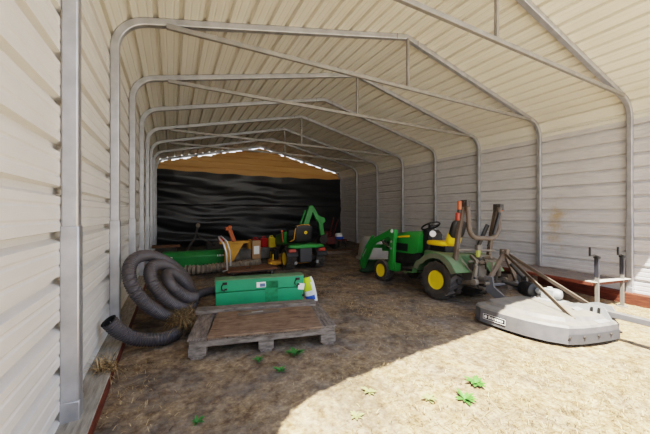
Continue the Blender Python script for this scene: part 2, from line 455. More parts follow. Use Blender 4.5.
# ------------------------------------------------------------------ steel arch frames
def sweep(path, w, thick):
    """flat-sided tube following an (x,z) path; w in the plane, thick along y"""
    n = len(path); vs = []; fs = []
    for i, p in enumerate(path):
        a = V(path[max(i - 1, 0)]); b = V(path[min(i + 1, n - 1)]); p = V(p)
        t0 = (p - a).normalized() if i else (b - p).normalized(); t1 = (b - p).normalized() if i < n - 1 else t0
        t = (t0 + t1).normalized(); no = V((-t.y, t.x)); k = 1 / max(.5, no.dot(V((-t0.y, t0.x))))
        for s_, y in ((-1, -1), (1, -1), (1, 1), (-1, 1)):
            q = p + no * (s_ * w / 2 * k); vs.append((q.x, y * thick / 2, q.y))
    for i in range(n - 1):
        for k in range(4): fs.append((i * 4 + k, i * 4 + (k + 1) % 4, i * 4 + 4 + (k + 1) % 4, i * 4 + 4 + k))
    fs += [(3, 2, 1, 0), tuple((n - 1) * 4 + k for k in range(4))]
    return vs, fs
FL = ['nearest galvanized steel arch frame, its post cut off by the photo top',
      'second galvanized arch frame, with truss bar, nearest one seen whole',
      'third galvanized arch frame from the front, with truss bar, green tractor before it',
      'fourth galvanized arch frame from the front, without a truss bar',
      'fifth galvanized arch frame, with low truss bar and king post',
      'sixth galvanized arch frame, with truss bar, third from the black sheet',
      'seventh galvanized arch frame, last one before the gable end frame',
      'rearmost galvanized arch frame against the tan gable and black sheet']
JZ = 1.088
def frame(k):
    Y = Y0 + STEP * k
    if k == 7: Y = YEND - .03
    zr = rail_z(Y) + .15 if k < 3 else gz(XR, Y) - .03
    t = thing('steel_frame', FL[k], 'steel frame', (0, Y, 0), group='arch frames of the shed')
    pth, _ = arch_path(0, JZ - .1, JZ - .1, nb=10)
    mb = MB(); mb.add(*sweep(pth, T, T)); mb.build('roof_bow', GALV, t, bev=.008)
    for x, z0 in ((XL, .07), (XR, zr)):
        mb = MB(); mb.box((x, 0, (z0 + JZ) / 2), (T + .01, T + .01, JZ - z0)); p = mb.build('post', GALV, t, bev=.008)
        mb = MB(); mb.box((x, 0, z0 + .055), (T + .016, T + .016, .11)); mb.build('base_sleeve', GALV, p, bev=.006)
    if k in (0, 1, 2, 4, 5):
        cz = 1.152 + 1.828
        xa, xb = XL + .42, XR - .42
        mb = MB(); mb.add(*sweep([(xa, cz), (xb, cz)], .05, .04)); mb.v = [(x, y - .055, z) for x, y, z in mb.v]
        mb.build('truss_chord', GALVD, t, bev=.004)
        mb = MB(); mb.box((XM, -.03, (cz + RIDGE - .03) / 2), (.035, .035, RIDGE - .03 - cz)); mb.build('king_post', GALVD, t, bev=.003)
    # peak gusset plates
    for s_ in (-1, 1): MB().box((XM + s_ * .2, -.037, RIDGE - .05), (.012, .006, .075)).build('splice_band', GALVD, t)
for k in range(8): frame(k)
pth, _ = arch_path(0, .0, -.25, nb=10)
mb = MB(); vs, fs = sweep(pth, T, T); mb.add([(x, y + Y0 - STEP, z) for x, y, z in vs], fs); struct(mb.build('trim_front_frame', GALV, bev=.006))

# ------------------------------------------------------------------ ground
def ground():
    def axis(a, b, st, ends):
        out = [a + st * i for i in range(int((b - a) / st) + 1)]
        lo, hi = [], []
        d, x = st, a
        while x > ends[0]: d *= 1.35; x -= d; lo.append(x)
        d, x = st, out[-1]
        while x < ends[1]: d *= 1.35; x += d; hi.append(x)
        return lo[::-1] + out + hi
    xs = axis(-.6, 7.0, .05, (-60, 70)); ys = axis(.6, 9, .05, (-70, 40))
    nx = len(xs); vs = []; fs = []
    for y in ys:
        for x in xs:
            z = gz(x, y)
            z += .012 * noise.noise(V((x * 1.6, y * 1.6, 3))) + .006 * noise.noise(V((x * 6, y * 6, 1)))
            z += .006 * noise.noise(V((x * 14, y * 14, 8)))
            vs.append((x, y, z))
    for j in range(len(ys) - 1):
        for i in range(nx - 1): a = j * nx + i; fs.append((a, a + 1, a + nx + 1, a + nx))
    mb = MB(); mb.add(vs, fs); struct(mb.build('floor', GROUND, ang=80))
ground()

# loose straw lying over the dirt: nobody could count it
KEEP = [(-.1, 1.8, 2.1, 4.2), (3.0, 4.85, 1.1, 5.2), (5.0, 6.4, 1.8, 5), (-.6, 1.1, 2.65, 4.7), (1.6, 3.2, 5.2, 6), (.6, 1.9, 5.0, 6), (1.5, 1.7, 1.12, 1.32), (1.72, 1.92, 1.2, 1.4), (.78, 1.0, 2.14, 2.36), (.6, .8, 1.96, 2.16), (1.3, 1.5, 1.22, 1.42), (1.02, 1.22, 1.45, 1.65)]
def straw():
    mb = MB(); rnd = random.Random(3); n = 0
    vs = []; fs = []
    while n < 13000:
        y = .2 + (rnd.random() ** 1.5) * 5.2; x = rnd.uniform(-.36, 6.3)
        dens = noise.noise(V((x * .9, y * .9, 11))) + .35 * noise.noise(V((x * 3, y * 3, 2)))
        if dens < rnd.uniform(-.5, .35): continue
        if any(x0 < x < x1 and y0_ < y < y1_ for x0, x1, y0_, y1_ in KEEP): continue
        z = gz(x, y) + .008 + rnd.random() * .012
        l = rnd.uniform(.012, .05); w = rnd.uniform(.0008, .002); a = rnd.uniform(0, PI)
        if rnd.random() < .02: l *= rnd.uniform(3, 6)
        dx, dy = math.cos(a) * l, math.sin(a) * l; px, py = -math.sin(a) * w, math.cos(a) * w
        dz = rnd.uniform(-.008, .02)
        b = len(vs)
        vs += [(x - px, y - py, z), (x + px, y + py, z), (x + dx / 2 + px, y + dy / 2 + py, z + .008 + dz / 2), (x + dx / 2 - px, y + dy / 2 - py, z + .008 + dz / 2), (x + dx, y + dy, z + dz)]
        fs += [(b, b + 1, b + 2, b + 3), (b + 3, b + 2, b + 4)]
        n += 1
    mb.add(vs, fs); o = mb.build('loose_straw', STRAW, smooth=False)
    tag(o, 'loose dry straw and hay chaff scattered over the dirt floor', 'straw', kind='stuff')
straw()

# ------------------------------------------------------------------ black plastic sheet over the back wall
def tarp():
    nx, nz_ = 170, 90; y0 = YEND - .14; vs = []; fs = []
    xa, xb = XL + .02, XR - .03
    for j in range(nz_ + 1):
        tz = j / nz_
        for i in range(nx + 1):
            tx = i / nx; x = xa + (xb - xa) * tx
            ztop = 2.64 - .05 * math.sin(PI * tx) + .015 * math.sin(tx * 40)
            z = -.12 + (ztop + .12) * tz
            sag = .32 * math.sin(PI * tx) + .25 * (tx - .2) ** 2
            q = z + sag * (1 - tz) + .18 * noise.noise(V((x * .5, z * .7, 4)))
            d = .085 * noise.noise(V((x * .28, q * 2.3, 0))) + .045 * noise.noise(V((x * .6 + 5 + q, q * 4.2, 2))) + .008 * noise.noise(V((x * 1.5, q * 9, 7)))
            d += .03 * abs(noise.noise(V((x * .45 + q * 1.4, q * 1.8 - x * .6, 9))))
            if z < 1.45: d -= .035
            vs.append((x, y0 + d, z))
    for j in range(nz_):
        for i in range(nx): a = j * (nx + 1) + i; fs.append((a, a + 1, a + nx + 2, a + nx + 1))
    mb = MB(); mb.add(vs, fs); o = mb.build('plastic_sheet', BLACKP, ang=180)
    tag(o, 'wrinkled black plastic sheet hung across the whole back wall', 'plastic sheet')
tarp()

# ------------------------------------------------------------------ pallet and what lies on and behind it
PR = R(-12.8); PO = V((.116, 2.54, 0))
def pw(x, y, z=0):
    return PO + Matrix.Rotation(PR, 3, 'Z') @ V((x, y, z))
t = thing('wooden_pallet', 'weathered grey wooden pallet lying on the dirt with a plywood board on top', 'pallet', PO, PR)
t.scale = (.965, 1, 1)
for x in (.06, .615, 1.17):
    MB().box((x, .375, .01), (.1, .75, .02)).build('bottom_board', PALLET, t, bev=.003)
for y in (.045, .375, .705):
    for x in (.06, .615, 1.17):
        MB().box((x, y, .058), (.14 if x != .615 else .13, .09, .076)).build('block', PALLETX, t, bev=.004)
    MB().box((.615, y, .12), (1.23, .1, .05)).build('stringer', PALLETX, t, bev=.003)
for i in range(8):
    MB().box((.06 + i * .1586, .375, .156), (.15, .76, .022)).build('deck_board', PALLET, t, bev=.003)
MB().box((.57, .64, .187), (1.24, .13, .04)).build('back_rail', PALLETX, t, bev=.004)
mb = MB(); mb.prism([(.14, -.03), (1.095, -.045), (1.12, .53), (1.02, .545), (.18, .555), (.165, .555)], .168, .184)
o = mb.build('plywood_board', PLY, bev=.002); o.location = PO; o.rotation_euler.z = PR; o.scale = (.97, 1, 1)
tag(o, 'brown worn plywood board laid on the wooden pallet', 'plywood')
t = thing('metal_bar', 'short dark flat bar with a pale sticker lying on the plywood', 'bar', pw(.345, .40, .184), PR + R(3))
mb = MB(); mb.prism([(0, 0), (.1, -.012), (.40, .0), (.41, .03), (.3, .042), (.1, .045), (.01, .03)], .0, .02); mb.build('bar_body', RUST, t, bev=.003)
MB().box((.19, .012, .0205), (.11, .022, .003)).build('sticker', LGREY, t)

t = thing('green_toolbox', 'green steel toolbox with two black latches standing behind the wooden pallet', 'toolbox', pw(.095, .985), PR + R(3))
BW = 1.0
MB().box((BW / 2, .08, .13), (BW, .16, .26)).build('box_body', GREENB, t, bev=.008)
lid = MB().box((BW / 2, .08, .333), (BW + .012, .172, .135)).build('lid', GREENB, t, bev=.01)
MB().box((BW / 2, .08, .402), (BW + .02, .18, .01)).build('lid_rim', M('faded_green_edge', '5a7a58', .7), lid, bev=.003)
for x in (.1, .93):
    lt = MB().tube([(x + .035 * math.cos(a), -.022, .325 + .04 * math.sin(a)) for a in [R(q) for q in range(80, 290, 15)]], .006, 8)
    lt.box((x, -.008, .365), (.05, .012, .03)).box((x + .01, -.01, .30), (.03, .012, .02)).build('latch', BLACK, t)
s = MB().box((.50, -.009, .325), (.105, .004, .062)).build('sticker', WHITE, t)
MB().box((.515, -.0115, .32), (.06, .003, .038)).build('sticker_print', M('sticker_print_grey', '5a6a8a', .6), s)
MB().box((.975, -.009, .27), (.075, .004, .075), ry=.15).build('sticker', WHITE, t)
MB().box((.62, -.003, .22), (.15, .006, .28)).build('worn_patch', GREENP, t)
MB().box((1.0, -.004, .16), (.03, .008, .025)).build('hasp', BLACK, t)

def sack():
    t = thing('plastic_sack', 'white plastic sack with yellow green print leaning at the toolbox end', 'sack', pw(1.235, 1.12), PR - R(8), ry=-R(12))
    mb = MB(); n = 14; vs = []; fs = []
    def surf(u, v):
        wv = .075 * (1 - .25 * abs(2 * v - 1) ** 3); th = .055 * math.sin(PI * min(max(v, .03), .97)) ** .5
        a = 2 * PI * u
        return (wv * math.copysign(abs(math.cos(a)) ** .7, math.cos(a)), th * math.copysign(abs(math.sin(a)) ** .8, math.sin(a)) + .006 * noise.noise(V((u * 9, v * 8, 1))), .36 * v)
    U, W = 24, 18
    for j in range(W + 1):
        for i in range(U): vs.append(surf(i / U, j / W))
    for j in range(W):
        for i in range(U): fs.append((j * U + i, j * U + (i + 1) % U, (j + 1) * U + (i + 1) % U, (j + 1) * U + i))
    fs += [tuple(range(U))[::-1], tuple(W * U + i for i in range(U))]
    mb.add(vs, fs); b = mb.build('sack_body', SACKM, t, ang=60)
    b.data.materials.append(SACKY); b.data.materials.append(BLUE)
    for p in b.data.polygons:
        c = p.center
        if c.z > .2 and c.x < .035: p.material_index = 1
        elif .07 < c.z < .13 and c.x < .05: p.material_index = 2
sack()

# ------------------------------------------------------------------ corrugated hose coil
def corrugate(pts, r, depth, pitch):
    """resample a polyline so the radius pulses once per pitch"""
    L = [0]
    for a, b in zip(pts, pts[1:]): L.append(L[-1] + (V(b) - V(a)).length)
    out = []; rr = []; s = 0; i = 0
    while s < L[-1]:
        while L[i + 1] < s: i += 1
        q = (s - L[i]) / (L[i + 1] - L[i]); p = V(pts[i]).lerp(V(pts[i + 1]), q)
        out.append(p); rr.append(r if len(out) % 2 else r - depth); s += pitch / 2
    return out, rr
def catmull(P, n=12):
    P = [V(p) for p in P]; P = [P[0] * 2 - P[1]] + P + [P[-1] * 2 - P[-2]]; out = []
    for i in range(1, len(P) - 2):
        a, b, c, d = P[i - 1:i + 3]
        for k in range(n):
            u = k / n; out.append(.5 * ((2 * b) + (c - a) * u + (2 * a - 5 * b + 4 * c - d) * u * u + (3 * b - a - 3 * c + d) * u ** 3))
    out.append(P[-2]); return out
def hose():
    t = thing('corrugated_hose', 'coiled dark corrugated drain hose leaning on the left wall, open end forward', 'hose', (0, 0, 0))
    r = .057
    e1 = V((.50, .866, 0)).normalized(); e2 = (V((-.46, .05, .86)) - e1 * .30).normalized(); e3 = e1.cross(e2).normalized()   # e3 faces into the room
    c = V((-.12, 3.42, .375))
    pts = []
    turns = 2.9
    # open end lying forward on the sill, running back along the ground and up into the outer loop
    lead = [V((-.435, 2.78, .325)), V((-.365, 2.82, .215)), V((-.25, 2.86, .12)), V((-.09, 2.90, .075)), V((.01, 2.98, .065)), V((.07, 3.12, .06))]
    N = 130
    for i in range(N + 1):
        q = i / N; a = R(-48) + 2 * PI * turns * q
        rad = .435 - .29 * q
        off = .13 * q + .05 * math.sin(a * .9)
        p = c + e1 * (math.cos(a) * rad * 1.08 + .10 * q) + e2 * (math.sin(a) * rad * 1.06 - .10 * q) + e3 * (off + .03)
        p.z = max(p.z, .062); p.x = max(p.x, -.42)
        pts.append(p)
    coil = pts
    hp, rr = corrugate(catmull(lead, 14), r, .007, .02)
    o = MB().tube(hp, rr, 18, caps=False).build('hose_end', HOSEM, t, ang=60)
    # bore of the open end
    a, b = hp[0], hp[5]; d = (b - a).normalized()
    MB().tube([a, a + d * .002, a + d * .14], [r - .002, r - .014, r - .016], 18, caps=False).tube([a + d * .14, a + d * .141], [r - .016, .001], 18).build('bore', HOSEIN, o)
    st = [p + V((-.005, -.042, .036)) for p in hp[4:150]]
    MB().tube(st, .003, 6).build('stripe', M('faded_print_line', '77726c', .8), o)
    hp, rr = corrugate(coil, r, .007, .02)
    MB().tube(hp, rr, 18).build('hose_coil', HOSEM, t, ang=60)
    tail = [coil[0] + V((.0, -.1, -.02)), V((.10, 3.62, .06)), V((.15, 3.85, .06)), V((.22, 4.12, .065)), V((.38, 4.37, .07)), V((.62, 4.42, .07)), V((.95, 4.33, .07))]
    hp, rr = corrugate(catmull(tail, 14), r, .007, .02)
    MB().tube(hp, rr, 18).build('hose_tail', HOSEM, t, ang=60)
hose()
def clump(name, label, base, spread, n, hgt, mat, cat):
    rnd = random.Random(len(label)); vs = []; fs = []
    for i in range(n):
        a = rnd.uniform(0, 2 * PI); rr = rnd.random() ** .5
        x = base[0] + spread[0] * rr * math.cos(a); y = base[1] + spread[1] * rr * math.sin(a); z0 = base[2] + rnd.random() * hgt * .7
        l = rnd.uniform(.06, .16); b = rnd.uniform(0, 2 * PI); el = rnd.uniform(-.5, .9); w = .0022
        p = V((x, y, z0)); d = V((math.cos(b) * math.cos(el), math.sin(b) * math.cos(el), math.sin(el)))
        sd = d.cross(V((0, 0, 1))).normalized() * w; q = p + d * l * .5; e = p + d * l + V((0, 0, -.03))
        o = len(vs); vs += [p - sd, p + sd, q + sd, q - sd, e]; fs += [(o, o + 1, o + 2, o + 3), (o + 3, o + 2, o + 4)]
    mb = MB(); mb.add(vs, fs); o = mb.build(name, mat, smooth=False); tag(o, label, cat, kind='stuff')
clump('dry_grass', 'tangle of dry hay caught on the hose beside the pallet', (.08, 3.2, .07), (.11, .26), 1100, .2, HAY, 'hay')
clump('hay_wisp', 'small wisp of dry hay on the sill below the left wall', (-.40, 2.5, .085), (.06, .09), 160, .03, STRAW, 'hay')

# ------------------------------------------------------------------ wheels
def tire(mb, c, rad, wid, rimr, lugs, lughh, slope=.5):
    x0 = c[0]
    prof = [(rimr, -wid * .36), (rimr + .02, -wid * .44), (rad * .82, -wid * .5), (rad * .93, -wid * .46), (rad - lughh, -wid * .36), (rad - lughh, wid * .36), (rad * .93, wid * .46), (rad * .82, wid * .5), (rimr + .02, wid * .44), (rimr, wid * .36)]
    mb.lathe(prof, c, (1, 0, 0), 40, closed=True)
    for k in range(lugs):
        for sd in (-1, 1):
            a0 = 2 * PI * (k + (.25 if sd > 0 else -.25)) / lugs
            vs = []
            for (u, da) in ((.02, 0), (.50, slope)):
                for w_ in (-.5, .5):
                    a = a0 + (da + w_ * .45) * 2 * PI / lugs
                    for rr in (rad - lughh - .006, rad - (.012 if u > .3 else 0)):
                        if u > .3 and rr < rad - lughh: rr = rad - lughh - .03
                        vs.append((x0 + sd * u * wid, c[1] + rr * math.cos(a), c[2] + rr * math.sin(a)))
            mb.add(vs, [(0, 1, 3, 2), (4, 6, 7, 5), (0, 4, 5, 1), (2, 3, 7, 6), (0, 2, 6, 4), (1, 5, 7, 3)])
    return mb
def wheel(parent, c, rad, wid, rimr, lugs, lug, out, name='wheel'):
    """tyre with a dished rim child; out = +1 / -1 side that faces outward"""
    w = tire(MB(), c, rad, wid, rimr, lugs, lug).build(name, RUBBER, parent, ang=40)
    x = out * wid * .5
    pr = [(rimr + .012, x * .88), (rimr + .012, x * .96), (rimr - .012, x * .9), (rimr - .03, x * .55), (rimr * .55, x * .45), (rimr * .5, x * .62), (rimr * .3, x * .62), (.001, x * .62)]
    rim = MB().lathe(pr, c, (1, 0, 0), 32).build('rim', YEL, w, ang=40)
    hb = MB().lathe([(rimr * .28, x * .6), (rimr * .28, x * .76), (rimr * .2, x * .82), (.001, x * .82)], c, (1, 0, 0), 20)
    for k in range(5):
        a = 2 * PI * k / 5; hb.lathe([(.011, x * .6), (.011, x * .7), (.001, x * .7)], (c[0], c[1] + rimr * .42 * math.cos(a), c[2] + rimr * .42 * math.sin(a)), (1, 0, 0), 8)
    hb.build('hub', DARK, w)
    return w

# ------------------------------------------------------------------ compact tractor with front loader
def tractor():
    X, Y = 3.85, 3.05
    t = thing('compact_tractor', 'green compact tractor with yellow wheels, front loader and folded brown roll bar', 'tractor', (X, Y, gz(X, Y)), 0, TILT)
    for s in (-1, 1):
        wheel(t, (s * .37, 0, .28), .28, .27, .122, 13, .042, s, 'rear_wheel')
        wheel(t, (s * .40, 1.29, .20), .20, .17, .105, 14, .018, s, 'front_wheel')
    # chassis, axles, engine block
    mb = MB().box((0, .15, .33), (.34, .62, .26)).box((0, .8, .36), (.26, 1.2, .22)).beam((-.42, 0, .29), (.42, 0, .29), .12, .12).beam((-.38, 1.32, .215), (.38, 1.32, .215), .09, .08)
    mb.box((0, 1.05, .52), (.36, .8, .28)).build('chassis', DARK, t, bev=.012)
    # rear fenders: arch with outer side plate
    for s in (-1, 1):
        arc = [(.44, .31), (.42, .40), (.36, .50)] + [(.375 * math.cos(a), .29 + .375 * math.sin(a)) for a in [R(q) for q in range(42, 150, 8)]] + [(-.36, .44)]
        arc = [(.62, .285)] + arc
        f = MB().strip(arc, .17, .014, c=s * .36).build('fender', GREEND, t, ang=50)
        lip = [(y * .985, .29 + (z - .29) * .985) for y, z in arc[2:]]
        inn = [(y * .80, .29 + (z - .29) * .80) for y, z in arc[2:]]
        mb = MB(); n = len(lip); vs = []; fs = []
        for x in (s * .52, s * .535): vs += [(x, y, z) for y, z in lip] + [(x, y, z) for y, z in inn]
        for i in range(n - 1):
            fs += [(i, i + 1, n + i + 1, n + i), (2 * n + i, 2 * n + i + 1, 3 * n + i + 1, 3 * n + i), (i, i + 1, 2 * n + i + 1, 2 * n + i), (n + i, n + i + 1, 3 * n + i + 1, 3 * n + i)]
        fs += [(0, n, 3 * n, 2 * n), (n - 1, 2 * n - 1, 4 * n - 1, 3 * n - 1)]
        mb.add(vs, fs); mb.build('fender_lip', M('dusty_fender_edge', '5e6450', .7, dust='807865', damt=.5) if s < 0 else GREEND, f, ang=50)
    # foot platform and seat deck
    MB().box((0, .60, .335), (.86, .36, .025)).build('foot_platform', DARK, t, bev=.006)
    MB().box((0, .22, .58), (.42, .62, .16)).build('seat_deck', GREEND, t, bev=.03)
    # hood: sloping nose
    sec = []
    mb = MB(); vs = []; fs = []; st = [(.60, .27, .60, .93), (.68, .285, .57, .965), (.95, .28, .56, .95), (1.25, .265, .55, .90), (1.5, .24, .53, .84), (1.62, .20, .52, .76)]
    K = 14
    for y, w, z0, z1 in st:
        for k in range(K + 1):
            a = PI * k / K; cx = math.copysign(abs(math.cos(a)) ** .45, math.cos(a)); cz = abs(math.sin(a)) ** .5
            vs.append((w * cx, y, z0 + (z1 - z0) * cz))
    n = K + 1
    for j in range(len(st) - 1):
        for k in range(K): fs.append((j * n + k, j * n + k + 1, (j + 1) * n + k + 1, (j + 1) * n + k))
        fs.append((j * n + K, j * n, (j + 1) * n, (j + 1) * n + K))
    fs += [tuple(range(n)), tuple((len(st) - 1) * n + k for k in range(n))[::-1]]
    mb.add(vs, fs); hood = mb.build('hood', GREEN, t, ang=40)
    for s in (-1, 1):
        mb = MB(); mb.add([(s * .286, .78, .845), (s * .283, 1.25, .80), (s * .283, 1.25, .825), (s * .286, .78, .88)], [(0, 1, 2, 3)]).build('yellow_stripe', YELS, hood)
        MB().box((s * .282, 1.1, .66), (.012, .55, .13)).build('side_grille', BLACK, hood)
    MB().box((0, 1.64, .62), (.34, .03, .2)).build('front_grille', BLACK, hood, bev=.01)
    for s in (-1, 1): MB().lathe([(.045, -.01), (.05, .01), (.03, .02), (.001, .022)], (s * .11, 1.645, .73), (0, 1, 0), 16).build('headlight', LENSW, hood)
    # dash, steering column and wheel
    dash = MB(); dash.prism([(.46, .55), (.60, .55), (.62, .97), (.55, 1.0), (.47, .93)], -.16, .16, 'YZ'); dash.build('dashboard', BLACK, t, bev=.02)
    MB().tube([(-.02, .60, .9), (-.035, .565, 1.04)], .03, 12).build('steering_column', BLACK, t)
    tiltm = Matrix.Translation((-.04, .56, 1.055)) @ Matrix.Rotation(R(-28), 4, 'X')
    sw = MB(); sw.m = tiltm; sw.tube([(.15 * math.cos(a), .15 * math.sin(a), 0) for a in [2 * PI * k / 32 for k in range(32)]], .014, 10, closed=True)
    for a in (R(90), R(210), R(330)): sw.beam((0, 0, -.02), (.145 * math.cos(a), .145 * math.sin(a), 0), .03, .012)
    sw.lathe([(.04, -.04), (.045, 0), (.001, .008)], (0, 0, 0), (0, 0, 1), 16); sw.build('steering_wheel', BLACK, t)
    l = MB().lathe([(.03, -.03), (.05, -.005), (.052, .012), (.03, .022), (.001, .024)], (-.16, .40, .93), (-.55, -.8, .1), 18).build('work_lamp', LENSW, t)
    MB().tube([(-.15, .42, .92), (-.13, .46, .80)], .012, 8).build('lamp_stalk', BLACK, l)
    # seat
    seat = MB().rbox((0, .33, .785), (.42, .38, .085), .4).build('seat', YELS, t, ang=60)
    sb = MB(); sb.m = Matrix.Translation((0, .08, .70)) @ Matrix.Rotation(R(14), 4, 'X'); sb.rbox((0, .08, .16), (.30, .08, .20), .42); sb.build('backrest', YELS, t, ang=60)
    sh = MB(); sh.m = Matrix.Translation((0, -.01, .9)) @ Matrix.Rotation(R(16), 4, 'X'); sh.rbox((0, .10, .10), (.30, .08, .28), .45); sh.build('seat_shell', BLACK, t, ang=60)
    MB().box((0, .30, .70), (.30, .32, .12)).build('seat_base', BLACK, t, bev=.02)
    # loader masts, arms, cylinders, bucket
    for s in (-1, 1):
        x = s * .40
        m = MB().box((x, 1.07, .60), (.07, .115, .72)).box((x * .88, 1.07, .30), (.12, .22, .14)).box((x, 1.08, .88), (.085, .16, .16)).build('loader_mast', GREEN, t, bev=.008)
        MB().lathe([(.032, 0), (.032, .012), (.001, .014)], (x + s * .043, 1.06, .93), (s, 0, 0), 14).build('pivot_pin', WHITE, m)
        for pz in (.74, .62): MB().lathe([(.02, 0), (.02, .012), (.001, .013)], (x + s * .036, 1.07, pz), (s, 0, 0), 12).build('pivot_pin', LGREY, m)
        arm = MB(); arm.prism([(1.02, .88), (1.02, .955), (1.12, .965), (1.62, .765), (1.75, .66), (2.03, .18), (1.97, .11), (1.91, .14), (1.66, .59), (1.55, .68)], x - .03, x + .03, 'YZ')
        a = arm.build('loader_arm', GREEN, t, bev=.008)
        MB().tube([(x, 1.10, .60), (x, 1.34, .72)], .028, 12).tube([(x, 1.34, .72), (x, 1.58, .76)], .014, 10).build('lift_cylinder', DARK, a)
        MB().tube([(x + s * .01, 1.66, .80), (x + s * .01, 1.88, .55)], .026, 12).tube([(x + s * .01, 1.88, .55), (x + s * .01, 2.02, .34)], .013, 10).box((x, 2.0, .28), (.05, .05, .16), rx=R(25)).build('bucket_cylinder', GREENF, a)
    MB().beam((-.40, 1.74, .60), (.40, 1.74, .60), .07, .07).build('loader_crossbar', GREEN, t, bev=.006)
    b = MB().box((0, 1.99, .17), (.86, .03, .26), rx=R(-28)).beam((-.42, 2.02, .06), (.42, 2.02, .06), .06, .05).beam((-.42, 1.93, .28), (.42, 1.93, .28), .05, .05)
    b.build('bucket_carrier', M('shaded_green_steel', '143c1e', .6, dust='3c4438', damt=.3), t, bev=.005)  # loader green darkened: shade is painted into the carrier's colour
    # roll bar uprights and the folded hoop
    for s in (-1, 1):
        x = s * .365
        up = MB().beam((x, -.20, .45), (x, -.25, 1.02), .065, .05, (0, 1, 0)).beam((x, -.25, 1.0), (x, -.31, 1.40), .06, .05, (0, 1, 0)).build('roll_bar_post', RUST, t, bev=.006)
        MB().box((x, -.335, 1.385), (.085, .11, .09)).tube([(x - .06, -.35, 1.40), (x + .06, -.35, 1.40)], .016, 10).tube([(x - .06, -.31, 1.33), (x + .06, -.31, 1.33)], .012, 10).build('hinge', DARK, up, bev=.004)
    U = [(-.345, -.35, 1.38), (-.335, -.37, 1.2)]
    n = 8
    for i in range(n + 1):
        a = R(180 + 90 * i / n); U.append((-.145 + .185 * math.cos(a), -.375, 1.09 + .17 * math.sin(a)))
    for i in range(n + 1):
        a = R(270 + 90 * i / n); U.append((.145 + .185 * math.cos(a), -.375, 1.09 + .17 * math.sin(a)))
    U += [(.335, -.37, 1.2), (.345, -.36, 1.38)]
    MB().tube(U, .032, 10).build('roll_bar_hoop', RUST, t, ang=50)
    mk = MB().box((-.44, -.30, 1.355), (.05, .05, .12)).build('marker_lamp', ORNG, t, bev=.01)
    MB().box((-.44, -.30, 1.27), (.035, .035, .05)).build('lamp_bracket', DARK, mk)
    MB().box((-.44, -.28, 1.20), (.05, .05, .11)).build('marker_lamp', REDL, t, bev=.01)
    MB().box((.44, -.33, 1.38), (.05, .05, .10)).build('marker_lamp', ORNG, t, bev=.01)
    MB().tube([(.30, -.40, 1.30), (.24, -.36, .98)], .026, 12).tube([(.24, -.36, .98), (.20, -.30, .80)], .012, 8).build('gas_strut', BLACK, t)
    MB().beam((.10, -.22, .78), (.19, -.30, 1.12), .07, .03, (0, 1, 0)).build('toolbox_lid', BLACK, t, bev=.01)
    # three point hitch and rear clutter
    hb = MB().box((0, -.26, .40), (.30, .16, .26)).box((0, -.34, .62), (.16, .12, .12)).lathe([(.04, 0), (.04, .1), (.02, .1), (.02, .16), (.001, .16)], (0, -.34, .34), (0, -1, 0), 14)
    hb.box((0, -.30, .22), (.12, .3, .03)).build('rear_housing', HITCH, t, bev=.01)
    for s in (-1, 1):
        MB().beam((s * .22, -.10, .26), (s * .33, -.50, .34), .035, .06).lathe([(.042, -.03), (.042, .03)], (s * .33, -.50, .34), (1, 0, 0), 14).build('lower_link', HITCH, t, bev=.004)
        MB().beam((s * .16, -.30, .66), (s * .25, -.46, .60), .035, .05).tube([(s * .25, -.46, .60), (s * .27, -.40, .30)], .015, 8).tube([(s * .25, -.46, .55), (s * .26, -.45, .40)], .024, 10).build('lift_arm', HITCH, t, bev=.003)
        MB().tube([(s * .12, -.16, .24), (s * .30, -.45, .32)], .011, 8).build('sway_chain', HITCH, t)
    MB().tube([(0, -.36, .64), (0, -.50, .67)], .018, 10).tube([(0, -.44, .66), (0, -.50, .675)], .026, 10).build('top_link', HITCH, t)
    MB().box((-.17, -.36, .52), (.14, .07, .09)).box((-.18, -.40, .46), (.05, .06, .12)).tube([(-.17, -.38, .56), (-.10, -.45, .66), (.02, -.40, .58), (.10, -.36, .48)], .012, 8).tube([(-.22, -.40, .50), (-.28, -.46, .38), (-.20, -.46, .26), (-.10, -.38, .26)], .011, 8).build('hydraulic_valve', DARK, t, bev=.005)
    MB().tube([(-.38, -.27, .74), (.36, -.30, .74)], .014, 8).tube([(-.34, -.40, .60), (.34, -.43, .60)], .012, 8).beam((-.34, -.28, .62), (-.20, -.40, .40), .03, .012).beam((.34, -.28, .62), (.20, -.40, .40), .03, .012).box((0, -.30, .78), (.1, .05, .07)).build('hitch_frame', HITCH, t)
    MB().box((-.10, -.37, .70), (.07, .03, .09), rz=.2).build('warning_plate', M('faded_yellow_plate', 'a0a048', .6), t)
tractor()

